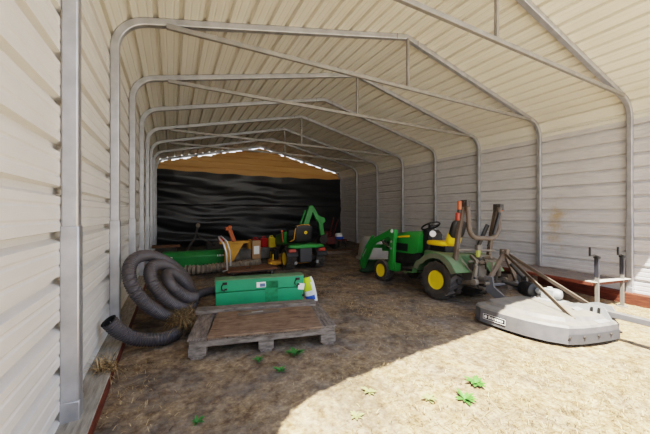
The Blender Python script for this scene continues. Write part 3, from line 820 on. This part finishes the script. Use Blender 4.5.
# ------------------------------------------------------------------ rotary cutter behind the tractor
def cutter():
    X, Y = 3.71, 2.27
    t = thing('rotary_cutter', 'dusty grey rotary cutter deck hitched behind the green compact tractor', 'mower', (X, Y, gz(X, Y)), 0, TILT)
    def outline(k=1.0, dy=0):
        base = [(-.54, 0), (-.62, -.05), (-.66, -.14), (-.655, -.40), (-.63, -.60), (-.565, -.76), (-.46, -.88), (-.30, -.925), (-.10, -.955), (.10, -.975), (.29, -.985), (.40, -.90), (.50, -.76), (.58, -.58), (.62, -.40), (.62, -.14), (.58, -.05), (.5, 0)]
        return [(x * k, -.49 + (y + .49) * k) for x, y in base]
    def loft(levels, mat, name, parent, cap=True, bev=0):
        mb = MB(); vs = []; fs = []; n = None
        for k, z in levels:
            o = outline(k); n = len(o); vs += [(x, y, z) for x, y in o]
        for j in range(len(levels) - 1):
            for i in range(n): fs.append((j * n + i, j * n + (i + 1) % n, (j + 1) * n + (i + 1) % n, (j + 1) * n + i))
        if cap: fs.append(tuple((len(levels) - 1) * n + i for i in range(n)))
        mb.add(vs, fs); return mb.build(name, mat, parent, ang=25, bev=bev)
    d = loft([(1.0, .035), (1.0, .175), (.975, .195), (.90, .205), (.86, .21)], CUTTER, 'deck', t)
    loft([(.86, .206), (.81, .245), (.60, .255)], CUTTER, 'raised_deck', d)
    loft([(1.004, .03), (1.004, .172)], CUTTERS, 'skirt', d, cap=False)
    loft([(1.012, .03), (1.012, .045)], CUTTERS, 'skid_edge', d, cap=False)
    # rear chain guard: bolted plates round the back
    g = MB(); o = outline(1.018); seg = o[6:11]
    vs = []; fs = []
    for x, y in seg: vs += [(x, y, .03), (x, y, .12)]
    for i in range(len(seg) - 1): fs.append((2 * i, 2 * i + 2, 2 * i + 3, 2 * i + 1))
    g.add(vs, fs); g.build('rear_guard', M('worn_guard_steel', '4a4a4c', .6, .2), t)
    for x, y in seg: MB().lathe([(.012, 0), (.012, .012), (.001, .014)], (x, y - .002, .095), (0, -1, 0), 8).build('guard_bolt', DARK, t)
    # maker's plate on the left side of the skirt
    lb = MB().box((-.666, -.30, .105), (.004, .24, .06)).build('label_plate', M('label_black', '1c1c20', .5), t)
    p = MB()
    for y0, z0, l, h_ in ((-.18, .128, .24, .004), (-.18, .074, .24, .004)): p.box((-.669, y0 - l / 2 + .005, z0), (.002, l, h_))
    p.box((-.669, -.178, .10), (.002, .004, .056)).box((-.669, -.418, .10), (.002, .004, .056))
    p.lathe([(.017, 0), (.017, .002)], (-.668, -.205, .10), (-1, 0, 0), 14)
    y = -.235
    for i, w in enumerate((.02, .014, .016, .012, .018, .014, .016, .012, .014)): p.box((-.669, y - w / 2, .10 + (.003 if i == 0 else 0)), (.002, w * .72, .022 if i else .03)); y -= w + .003
    p.build('label_lettering', WHITE, lb)
    # A-frame
    top = (.23, .16, .76)
    for s in (-1, 1):
        MB().beam(top, (.23 + s * .31, .17, .38), .065, .03, (0, 1, 0)).build('hitch_mast', RUST, t, bev=.003)
        MB().prism([(.22, .45), (.11, .45), (.09, .33), (-.04, .25), (-.36, .215), (-.36, .195), (-.02, .14), (.18, .25)], .23 + s * .31 - .012, .23 + s * .31 + .012, 'YZ').build('hitch_lug', CUTTERS, t)
        MB().tube([(.23 + s * .25, .15, .36), (.23 + s * .40, .15, .36)], .016, 10).build('hitch_pin', HITCH, t)
    MB().box(top, (.07, .10, .09)).tube([(.16, .16, .78), (.30, .16, .78)], .015, 8).build('top_clevis', RUST, t, bev=.006)
    MB().beam((-.08, .15, .34), (.54, .15, .34), .05, .03).build('front_crossbar', CUTTERS, t, bev=.004)
    # braces back to the deck, an idle lever, the drive
    MB().beam((.20, .13, .74), (-.26, -.83, .225), .045, .014, (1, 0, .4)).build('rear_brace', RUST, t, bev=.002)
    MB().beam((.26, .13, .74), (.38, -.80, .235), .045, .014, (1, 0, .4)).build('rear_brace', RUST, t, bev=.002)
    for x_, y_ in ((-.26, -.83), (.38, -.80)): MB().tube([(x_, y_, .19), (x_, y_, .245)], .018, 10).build('brace_bolt', HITCH, t)
    MB().tube([(.28, .10, .62), (.36, -.02, .46)], .03, 12).box((.37, -.03, .42), (.05, .07, .12)).build('check_link', DARK, t, bev=.004)
    MB().lathe([(.001, -.085), (.075, -.085), (.09, -.075), (.092, -.02), (.086, -.02), (.086, .02), (.092, .02), (.09, .075), (.07, .085), (.001, .085)], (.26, -.14, .335), (.25, 1, .03), 26).build('drive_shield', BLACK, t, ang=40)
    gx, gy = .29, -.36
    gb = MB().box((gx, gy, .325), (.11, .14, .12)).lathe([(.055, -.09), (.062, -.05), (.062, .02), (.045, .06), (.001, .065)], (gx + .01, gy - .06, .335), (.15, -1, 0), 22).lathe([(.065, .24), (.06, .29), (.05, .30)], (gx, gy, 0), (0, 0, 1), 20).lathe([(.035, 0), (.035, .11)], (gx - .015, gy + .06, .335), (.15, 1, 0), 16)
    gb.box((gx, gy, .395), (.045, .045, .03)).lathe([(.08, .255), (.08, .27), (.001, .27)], (gx, gy, 0), (0, 0, 1), 20)
    gb.build('gearbox', LGREY, t, bev=.012)
    for dx, dy in ((-1, -1), (-1, 1), (1, -1), (1, 1)): MB().lathe([(.013, 0), (.013, .02), (.001, .022)], (gx + dx * .08, gy + dy * .09, .262), (0, 0, 1), 8).build('gearbox_bolt', DARK, t)
    MB().tube([(.26, -.06, .345), (.24, .08, .36), (.23, .17, .37)], .03, 12).build('drive_shaft', DARK, t)
    MB().box((gx, gy, .255), (.26, .28, .02)).build('gearbox_plate', LGREY, t, bev=.004)
    # upright plates at the back carrying the tail beam
    pl = [(-.52, .25), (-.92, .19), (-.96, .21), (-.90, .32), (-.78, .33)]
    for x in (.20, .38):
        MB().prism(pl, x - .006, x + .006, 'YZ').build('tail_bracket', LGREY, t)
    for y, z in ((-.86, .275), (-.80, .27)): MB().box((.19, y, z), (.012, .02, .06)).build('slot', BLACK, t)
    MB().add([(-.05, -.95, .20), (.30, -.965, .20), (.36, -.66, .27), (.05, -.68, .27)], [(0, 1, 2, 3)]).build('sloped_plate', LGREY, t)
    tb = MB().beam((.29, -.62, .26), (.29, -2.0, .24), .10, .055).build('tail_beam', CUTTERS, t, bev=.004)
    MB().beam((.29, -1.98, .24), (.29, -2.12, .14), .05, .06).build('wheel_fork', CUTTERS, tb)
    MB().lathe([(.05, -.05), (.15, -.05), (.16, -.02), (.16, .02), (.15, .05), (.05, .05)], (.29, -2.15, .16), (1, 0, 0), 28, closed=True).build('tail_wheel', RUBBER, t)
cutter()

# ------------------------------------------------------------------ plank deck on screw jacks along the right wall
def bench():
    zf = lambda Y: .085 + .012 * (Y - 1.9)
    root = thing('plank_platform', 'long low plank platform with red edge and two crank jacks', 'platform', (0, 0, 0))
    X0, X1, YA, YB = 5.16, 6.32, 1.95, 4.75
    n = 4
    for i in range(n):
        a = X0 + (X1 - X0) * i / n; b = X0 + (X1 - X0) * (i + 1) / n - .012
        za, zb_ = .195 - .07 * i / n, .195 - .07 * (i + 1) / n
        mb = MB(); vs = []
        for Y in (YA, YB):
            up = .03 * (Y - YA) / 2.8
            vs += [(a, Y, za - .035 + up), (b, Y, zb_ - .035 + up), (b, Y, zb_ + up), (a, Y, za + up)]
        mb.add(vs, [(0, 1, 2, 3), (7, 6, 5, 4), (0, 4, 5, 1), (1, 5, 6, 2), (2, 6, 7, 3), (3, 7, 4, 0)]); mb.build('plank', PLANKW, root, bev=.004)
    MB().beam((X0 - .015, YA, .178), (X0 - .015, YB, .208), .03, .045).build('edge_board', REDW, root, bev=.003)
    MB().beam((X0 - .02, YA - .015, .178), (X1, YA - .015, .108), .03, .045).build('edge_board', REDW, root, bev=.003)
    MB().beam((X0 - .02, YA - .005, .206), (X1, YA - .005, .135), .12, .008).build('end_strip', M('pale_batten', 'b8b0a4', .8), root)
    for x, y, zt, hx in ((5.22, 1.90, .53, -.26), (6.13, 1.93, .48, -.21)):
        z0 = gz(x, y)
        j = MB().box((x, y, (z0 + zt) / 2 - .1), (.042, .042, zt - z0 - .2)).build('jack_leg', M('weathered_jack_leg', '6e6a64', .6, .2), root, bev=.004)
        MB().box((x, y, zt - .13), (.05, .05, .26)).build('jack_tube', M('dark_jack_steel', '34343a', .5, .3), j, bev=.004)
        MB().box((x, y, z0 + .012), (.11, .11, .014)).build('jack_foot', GALVD, j)
        MB().lathe([(.04, 0), (.04, .025), (.02, .03), (.001, .03)], (x, y, zt), (0, 0, 1), 16).tube([(x, y, zt + .03), (x + hx * .35, y - .01, zt + .05), (x + hx, y - .02, zt + .06)], .010, 8).tube([(x + hx, y - .02, zt + .05), (x + hx, y - .02, zt + .17)], .014, 10).build('crank_handle', BLACK, j)
    for y in (3.2, 4.5):
        for x in (5.3, 6.1):
            MB().box((x, y, (gz(x, y) + .12) / 2 - .02), (.14, .14, .12 - gz(x, y) - .04)).build('support_block', PALLET, root)
bench()

# ------------------------------------------------------------------ grey upturned tub by the right wall
X, Y = 4.92, 6.62
t = thing('plastic_tub', 'grey upturned plastic tub standing ahead of the tractor loader', 'tub', (X, Y, gz(X, Y)))
MB().lathe([(.44, .0), (.46, .0), (.46, .07), (.425, .08), (.40, .30), (.36, .48), (.31, .57), (.24, .615), (.001, .63)], (0, 0, 0), (0, 0, 1), 40).build('tub_shell', TUBM, t, ang=40)
MB().lathe([(.462, .01), (.478, .02), (.478, .06), (.462, .075)], (0, 0, 0), (0, 0, 1), 40, closed=True).build('rim', TUBM, t)

# ------------------------------------------------------------------ small green mower tractor at the back
def ridemower():
    X, Y = 2.50, 5.86
    t = thing('lawn_tractor', 'small green lawn tractor seen from behind with black seat and yellow mower deck', 'lawn tractor', (X, Y, gz(X, Y)), R(-2))
    for s in (-1, 1):
        wheel(t, (s * .33, 0, .23), .23, .20, .12, 16, .022, s, 'rear_wheel')
        wheel(t, (s * .32, 1.15, .17), .17, .14, .09, 14, .015, s, 'front_wheel')
    MB().box((0, .5, .28), (.26, 1.3, .2)).box((0, -.06, .30), (.30, .16, .30)).beam((-.36, 0, .23), (.36, 0, .23), .1, .1).build('chassis', DARK, t, bev=.012)
    MB().box((0, -.16, .32), (.28, .06, .34)).build('rear_plate', M('dark_housing', '3a3a3c', .5), t, bev=.02)
    for s in (-1, 1):
        arc = [(.30 * math.cos(a), .23 + .29 * math.sin(a)) for a in [R(q) for q in range(15, 166, 10)]]
        f = MB().strip(arc, .12, .014, c=s * .33).build('fender', BLACK, t, ang=50)
        MB().box((s * .33, -.255, .42), (.15, .04, .06)).build('tail_lamp', REDL, f, bev=.008)
        MB().box((s * .24, -.20, .16), (.05, .05, .06)).build('hitch_lug', LGREY, t)
    bar = MB(); bar.prism([(-.40, .475), (-.35, .53), (-.25, .52), (0, .545), (.25, .52), (.35, .53), (.40, .475), (.25, .455), (-.25, .455)], -.24, -.10, 'XZ'); bar.build('fender_deck', GREEN, t, bev=.015)
    MB().box((0, .1, .50), (.6, .5, .05)).build('seat_deck', GREEN, t, bev=.02)
    MB().rbox((0, .22, .60), (.44, .42, .12), .4).build('seat', BLACK, t, ang=60)
    sb = MB(); sb.m = Matrix.Translation((0, .0, .60)) @ Matrix.Rotation(R(8), 4, 'X'); sb.rbox((0, 0, .16), (.40, .10, .36), .35)
    b = sb.build('backrest', BLACK, t, ang=60)
    ed = MB(); ed.m = sb.m
    ed.tube([(-.30, 0, -.02), (-.215, -.03, .03), (-.20, -.03, .24), (-.16, -.03, .32), (-.05, -.03, .345), (.08, -.03, .345), (.16, -.03, .31)], .010, 8); ed.build('piping', YELW, b)
    bd = MB(); bd.m = sb.m; bd.lathe([(.032, 0), (.034, .008), (.001, .01)], (.03, -.05, .18), (0, -1, 0), 18); bd.build('badge', YELS, b)
    dg = MB(); dg.m = sb.m; dg.box((.033, -.061, .18), (.026, .003, .012)).box((.022, -.061, .187), (.01, .003, .012)).box((.044, -.061, .173), (.006, .003, .014)).box((.025, -.061, .172), (.006, .003, .014)); dg.build('badge_emblem', GREENF, b)
    MB().prism([(.5, .45), (.66, .45), (.68, .80), (.56, .80)], -.15, .15, 'YZ').build('dashboard', BLACK, t, bev=.02)
    sw = MB(); sw.m = Matrix.Translation((-.02, .52, .86)) @ Matrix.Rotation(R(-35), 4, 'X'); sw.tube([(.16 * math.cos(2 * PI * k / 28), .16 * math.sin(2 * PI * k / 28), 0) for k in range(28)], .012, 8, closed=True)
    sw.beam((-.15, 0, 0), (.15, 0, 0), .03, .012).beam((0, 0, 0), (0, .15, 0), .03, .012); sw.build('steering_wheel', BLACK, t)
    h = MB(); h.prism([(.66, .42), (1.42, .36), (1.45, .50), (1.36, .64), (.66, .76)], -.22, .22, 'YZ'); h.build('hood', GREEN, t, bev=.04)
    dk = MB(); dk.prism([(-.66, .30), (-.60, .22), (-.30, .18), (.30, .18), (.56, .26), (.60, .50), (.40, .78), (-.40, .78), (-.62, .60)], .07, .16); dk.build('mower_deck', YELW, t, bev=.02)
    MB().box((-.60, .34, .10), (.12, .20, .04)).box((-.56, .36, .20), (.03, .03, .18)).lathe([(.06, -.025), (.06, .025)], (-.66, .24, .06), (1, 0, 0), 16).build('deck_chute', YELS, t, bev=.01)
    MB().box((-.48, .55, .26), (.08, .34, .22)).build('side_panel', BLACK, t, bev=.02)
    MB().tube([(-.36, .28, .55), (-.38, .3, .78)], .012, 8).lathe([(.02, -.02), (.026, 0), (.02, .02), (.001, .024)], (-.38, .3, .79), (0, 0, 1), 12).build('lever', ORNG, t)
ridemower()

# ------------------------------------------------------------------ green boom behind it
X, Y = 3.35, 7.6
t = thing('backhoe_boom', 'green folded backhoe boom on a dark base behind the lawn tractor', 'backhoe boom', (X, Y, gz(X, Y)))
MB().box((-.12, .0, .06), (.7, .5, .12)).box((-.12, 0, .40), (.34, .30, .62)).beam((-.45, -.2, .3), (-.62, -.25, .02), .06, .06).beam((.2, -.2, .3), (.36, -.25, .02), .06, .06).build('base', DARK, t, bev=.02)
b = MB(); b.prism([(-.20, .64), (-.06, .60), (.20, 1.30), (.16, 1.42), (.06, 1.40)], -.05, .05, 'XZ'); b.build('lower_boom', GREEN, t, bev=.012)
MB().tube([(-.22, 0, .80), (-.04, 0, 1.28)], .028, 10).build('boom_cylinder', GREENF, t)
b = MB(); b.prism([(.10, 1.36), (.18, 1.42), (.36, 1.14), (.56, 1.06), (.585, .96), (.50, .90), (.56, .56), (.50, .48), (.42, .54), (.36, .92), (.26, 1.06)], -.045, .045, 'XZ'); b.build('dipper_arm', GREEN, t, bev=.012)
b = MB(); b.prism([(.40, .56), (.58, .60), (.62, .44), (.54, .32), (.38, .34), (.34, .44)], -.12, .12, 'XZ'); b.build('bucket', DARK, t, bev=.01)

# ------------------------------------------------------------------ dull red tiller, bag, loose planks in the far right corner
X, Y = 4.62, 8.7
t = thing('red_tiller', 'dull red walk-behind tiller in the dark right rear corner', 'tiller', (X, Y, gz(X, Y)))
MB().box((0, 0, .32), (.34, .5, .26)).box((.0, .1, .52), (.24, .26, .16)).build('engine_case', REDD, t, bev=.03)
MB().beam((-.02, -.1, .45), (.05, -.28, 1.05), .04, .03).beam((.12, -.1, .45), (.22, -.28, 1.0), .04, .03).tube([(.05, -.28, 1.05), (.0, -.36, 1.08)], .02, 8).build('handle', REDD, t)
for s in (-1, 1):
    MB().lathe([(.05, -.05), (.17, -.05), (.18, 0), (.17, .05), (.05, .05)], (s * .26, .05, .18), (1, 0, 0), 22, closed=True).build('wheel', RUBBER, t)
X, Y = 5.25, 9.15
t = thing('low_stool', 'low red topped stool standing under the white and blue pouch', 'stool', (X, Y, gz(X, Y)))
MB().box((0, 0, .26), (.55, .36, .05)).build('top', REDD, t, bev=.01)
for sx in (-1, 1):
    for sy in (-1, 1): MB().beam((sx * .2, sy * .13, .24), (sx * .23, sy * .15, 0), .03, .03).build('leg', DARK, t)
t = thing('pouch', 'small white and blue pouch on the low red stool', 'pouch', (X, Y, gz(X, Y) + .285))
MB().rbox((0, 0, .05), (.40, .24, .1), .5).build('lower_bag', BLUE, t, ang=60)
MB().rbox((.03, 0, .14), (.26, .2, .16), .6).build('upper_bag', WHITE, t, ang=60)
for i, (x, y, rz, l, lb_) in enumerate(((4.35, 7.75, .28, 1.5, 'front loose plank lying on the dirt right of the lawn tractor'), (4.55, 8.15, .22, 1.4, 'rear loose plank lying on the dirt before the red tiller'))):
    o = MB().box((0, 0, .035), (l, .14, .07)).build('loose_plank', BROWNW if i else PLANKW, bev=.005); o.location = (x, y, gz(x, y) + .005); o.rotation_euler = (0, TILT * .6, rz)
    tag(o, lb_, 'plank', 'loose planks on the dirt floor')

# ------------------------------------------------------------------ things along the back left
def back_left():
    # green implement deck
    t = thing('implement_deck', 'long dark green implement housing lying before the black sheet at left', 'implement', (-.2, 6.82, 0), R(-2))
    b = MB(); b.prism([(0, .02), (.5, .02), (.52, .20), (.40, .33), (.06, .345), (-.02, .25)], 0, 1.34, 'YZ')
    b.build('housing', GREENF, t, bev=.02)
    MB().box((.14, -.022, .235), (.13, .006, .05)).build('label', WHITE, t)
    p = MB(); x = 1.08
    for w in (.03, .02, .025, .02, .03, .02): p.box((x, -.018, .24), (w * .7, .008, .04)); x += w + .006
    p.build('lettering', WHITE, t)
    MB().lathe([(.05, 0), (.05, .03), (.001, .03)], (1.28, -.01, .27), (0, -1, 0), 16).build('yellow_cap', YELW, t)
    # dark frame standing on the ground behind
    t = thing('drawbar', 'dark steel three-point drawbar frame behind the green implement housing', 'drawbar', (.5, 7.85, 0))
    MB().beam((-.34, 0, .05), (-.02, -.02, .52), .07, .05).beam((-.02, -.02, .5), (.06, 0, .86), .08, .05).beam((.06, 0, .6), (.42, 0, .35), .06, .05).beam((.42, 0, .36), (.62, 0, .05), .06, .05).build('frame_bars', DARK, t, bev=.006)
    MB().lathe([(.05, -.05), (.05, .05)], (.06, 0, .86), (0, 1, 0), 16).lathe([(.035, -.05), (.035, .05)], (.42, 0, .36), (0, 1, 0), 16).build('pivot', HITCH, t)
    MB().box((.2, .1, .12), (.9, .18, .2)).box((.45, .05, .34), (.4, .2, .16)).build('cross_beam', DARK, t, bev=.01)
    t = thing('brown_crate', 'low brown wooden crate between left wall and green implement housing', 'crate', (-.12, 7.6, 0))
    MB().box((0, 0, .2), (.42, .22, .36)).build('crate_body', DARK, t, bev=.008)
    MB().box((.0, -.02, .41), (.56, .26, .05)).build('top_board', BROWNW, t, bev=.004)
    # ribbed duct lying across the floor
    path = catmull([(.22, 6.05, .10), (.5, 5.99, .10), (1.0, 6.10, .10), (1.4, 6.2, .10), (1.66, 6.24, .10)], 14)
    hp, rr = corrugate(path, .10, .03, .07)
    o = MB().tube(hp, rr, 18).build('ribbed_duct', DUCT, ang=30)
    tag(o, 'dusty ribbed duct hose lying behind the platform cart', 'duct hose')
    # cart with bright looped handle and board deck
    t = thing('platform_cart', 'low platform cart with bare board deck and bright steel loop handle', 'cart', (0, 0, 0))
    MB().box((1.30, 5.55, .125), (.92, .46, .03), rz=R(2)).build('deck', BROWNW, t, bev=.005)
    MB().box((1.30, 5.55, .10), (.86, .40, .025), rz=R(2)).build('frame', DARK, t)
    MB().tube([(.79, 5.42, .13), (.86, 5.40, .16), (.845, 5.40, .45), (.80, 5.42, .62), (.735, 5.45, .71), (.74, 5.58, .73), (.80, 5.70, .73), (.90, 5.72, .63), (.955, 5.72, .46), (.97, 5.72, .17)], .016, 10).build('loop_handle', CHROME, t, ang=60)
    for x in (.95, 1.65):
        for y in (5.38, 5.72): MB().lathe([(.02, -.02), (.05, -.02), (.05, .02), (.02, .02)], (x, y, .05), (1, 0, 0), 18, closed=True).box((x, y, .085), (.05, .04, .03)).build('caster', DARK, t)
    MB().lathe([(.05, 0), (.05, .012), (.001, .014)], (1.25, 5.52, .14), (0, 0, 1), 16).build('bolt_plate', DARK, t)
    # yellow hitch attachment
    t = thing('boom_attachment', 'yellow steel post-hole digger frame with brown arm behind the platform cart', 'digger frame', (1.05, 6.5, 0))
    MB().box((.13, 0, .535), (.60, .10, .05)).prism([(-.08, .51), (.32, .51), (.10, .12), (.0, .08), (-.05, .10)], -.03, .03, 'XZ').build('frame', YELW, t, bev=.006)
    MB().box((-.02, 0, .30), (.10, .10, .46)).build('mast', YELW, t, bev=.008)
    MB().box((-.02, 0, .04), (.30, .30, .07)).build('foot', DARK, t, bev=.01)
    MB().beam((.12, -.02, .56), (.03, -.02, .80), .10, .08).box((.0, -.02, .83), (.12, .09, .07)).lathe([(.04, -.05), (.04, .05)], (.03, -.03, .86), (0, 1, 0), 12).build('brown_arm', ORW, t, bev=.01)
    MB().box((-.14, .0, .60), (.08, .09, .10)).build('red_cap', RED, t, bev=.02)
    # grey slab bench carrying cans
    t = thing('grey_block', 'low grey concrete block carrying cans beside the lawn tractor', 'block', (1.92, 7.62, 0))
    MB().box((0, 0, .12), (1.16, .36, .24)).build('block_body', GREYM, t, bev=.015)
    MB().box((0, -.02, .25), (1.2, .42, .022)).build('top_slab', GREYM, t, bev=.005)
    zt = .263
    def can(x, y, w, h, mat, label, group, rz=0):
        t = thing('fuel_can', label, 'fuel can', (x, y, zt), rz, group=group)
        b = MB(); b.prism([(-w / 2, 0), (w / 2, 0), (w / 2, h * .74), (w * .25, h * .9), (-w * .42, h * .9), (-w / 2, h * .8)], -.055, .055, 'XZ'); b.build('can_body', mat, t, bev=.02)
        MB().tube([(-w * .35, 0, h * .86), (-w * .30, 0, h * 1.02), (w * .05, 0, h * 1.04), (w * .2, 0, h * .88)], .012, 8).build('handle', mat, t)
        MB().lathe([(.022, 0), (.022, .035), (.001, .036)], (w * .36, 0, h * .84), (.3, 0, 1), 12).build('cap', BLACK, t)
        return t
    can(2.33, 7.53, .19, .29, YELC, 'bright yellow plastic can on the grey block nearest the lawn tractor', 'plastic cans on the grey block')
    can(2.17, 7.68, .20, .27, RED, 'red plastic can between the yellow can and the card box', 'plastic cans on the grey block', .2)
    can(1.95, 7.7, .19, .25, RED, 'red plastic can half hidden behind the card box', 'plastic cans on the grey block', -.2)
    can(1.76, 7.52, .16, .21, YELW, 'small mustard yellow can left of the card box', 'plastic cans on the grey block', .1)
    t = thing('card_box', 'brown card box with a white label against the grey block', 'box', (1.68, 6.66, 0))
    MB().box((0, 0, .27), (.19, .14, .54)).build('box_body', CARD, t, bev=.004)
    MB().box((0, -.073, .33), (.12, .004, .18)).build('label', WHITE, t)
back_left()

# ------------------------------------------------------------------ weeds
def weed(x, y, size, n, mat, label, seed):
    rnd = random.Random(seed); mb = MB(); vs = []; fs = []
    z0 = gz(x, y)
    for i in range(n):
        a = 2 * PI * i / n + rnd.uniform(-.3, .3); l = size * rnd.uniform(.55, 1.1); el = rnd.uniform(.15, .9); w = l * rnd.uniform(.13, .2)
        d = V((math.cos(a), math.sin(a), 0)); sd = V((-math.sin(a), math.cos(a), 0)); p0 = V((x, y, z0 + .005))
        rows = []
        for k in range(6):
            q = k / 5; p = p0 + d * (l * q * math.cos(el * (1 - .5 * q))) + V((0, 0, l * math.sin(el) * q * (1 - .45 * q)))
            ww = w * math.sin(PI * min(1, q * .93 + .05)) ** .8
            rows.append((p - sd * ww + V((0, 0, ww * .3)), p, p + sd * ww + V((0, 0, ww * .3))))
        b = len(vs)
        for r_ in rows: vs += list(r_)
        for k in range(5):
            for c_ in range(2): fs.append((b + k * 3 + c_, b + k * 3 + c_ + 1, b + k * 3 + c_ + 4, b + k * 3 + c_ + 3))
    mb.add(vs, fs); o = mb.build('weed', mat, ang=60); tag(o, label, 'weed', 'weeds in the dirt floor')
weed(1.60, 1.22, .075, 16, LEAF, 'green leafy weed in the sunlit straw, lower of two', 1)
weed(1.82, 1.30, .080, 18, LEAF, 'green leafy weed in the sunlit straw, upper and farther of two', 2)
weed(.89, 2.25, .085, 16, LEAFD, 'green weed growing at the front edge of the wooden pallet', 3)
weed(.60, 2.29, .06, 11, LEAFD, 'small weed in the dirt below the middle pallet block', 9)
weed(.70, 2.06, .065, 11, LEAFD, 'small shaded weed in the dirt a step before the pallet', 4)
weed(.12, 1.76, .05, 9, LEAFD, 'tiny weed in the shaded straw near the left sill', 5)
weed(1.40, 1.32, .06, 12, LEAFP, 'greyish dry weed in the sunlit straw left of the green pair', 6)
weed(1.12, 1.55, .06, 12, LEAFP, 'pale dry weed just inside the sunlit edge of the straw', 7)
weed(.92, 1.40, .05, 10, LEAFP, 'faint low dry weed near the rounded shadow corner', 8)

# ------------------------------------------------------------------ light
w = bpy.data.worlds.new('World'); bpy.context.scene.world = w; w.use_nodes = True
nt = w.node_tree; N = nt.nodes; L = nt.links
bg = N['Background']
tc = N.new('ShaderNodeTexCoord'); sx = N.new('ShaderNodeSeparateXYZ'); L.new(tc.outputs['Generated'], sx.inputs[0])
rp = N.new('ShaderNodeValToRGB'); L.new(sx.outputs['Z'], rp.inputs['Fac'])
rp.color_ramp.elements[0].position = 0; rp.color_ramp.elements[0].color = (1.0, .97, .92, 1)
rp.color_ramp.elements[1].position = .6; rp.color_ramp.elements[1].color = (.45, .64, 1.0, 1)
L.new(rp.outputs[0], bg.inputs['Color']); bg.inputs['Strength'].default_value = 1.15
sun = bpy.data.lights.new('Sun', 'SUN'); sun.energy = 10.5; sun.angle = R(.53); sun.color = (1.0, .95, .86)
so = bpy.data.objects.new('Sun', sun); col.objects.link(so)
so.rotation_euler = V((.40, .43, -1)).to_track_quat('-Z', 'Y').to_euler()

# ------------------------------------------------------------------ camera
cam = bpy.data.cameras.new('Camera'); cam.sensor_width = 36; cam.lens = 295.4 * 36 / 650; cam.shift_y = -(217 - 213.4) / 650
cam.clip_start = .05; cam.clip_end = 500
co = bpy.data.objects.new('Camera', cam); col.objects.link(co); co.location = (0, 0, 1.152); co.rotation_euler = (R(90), 0, -.4774)
sc = bpy.context.scene; sc.camera = co
sc.view_settings.view_transform = 'Filmic'; sc.view_settings.look = 'Medium High Contrast'; sc.view_settings.exposure = 1.22
cy = sc.cycles; cy.max_bounces = 14; cy.diffuse_bounces = 10; cy.glossy_bounces = 4; cy.use_denoising = True; cy.sample_clamp_indirect = 12
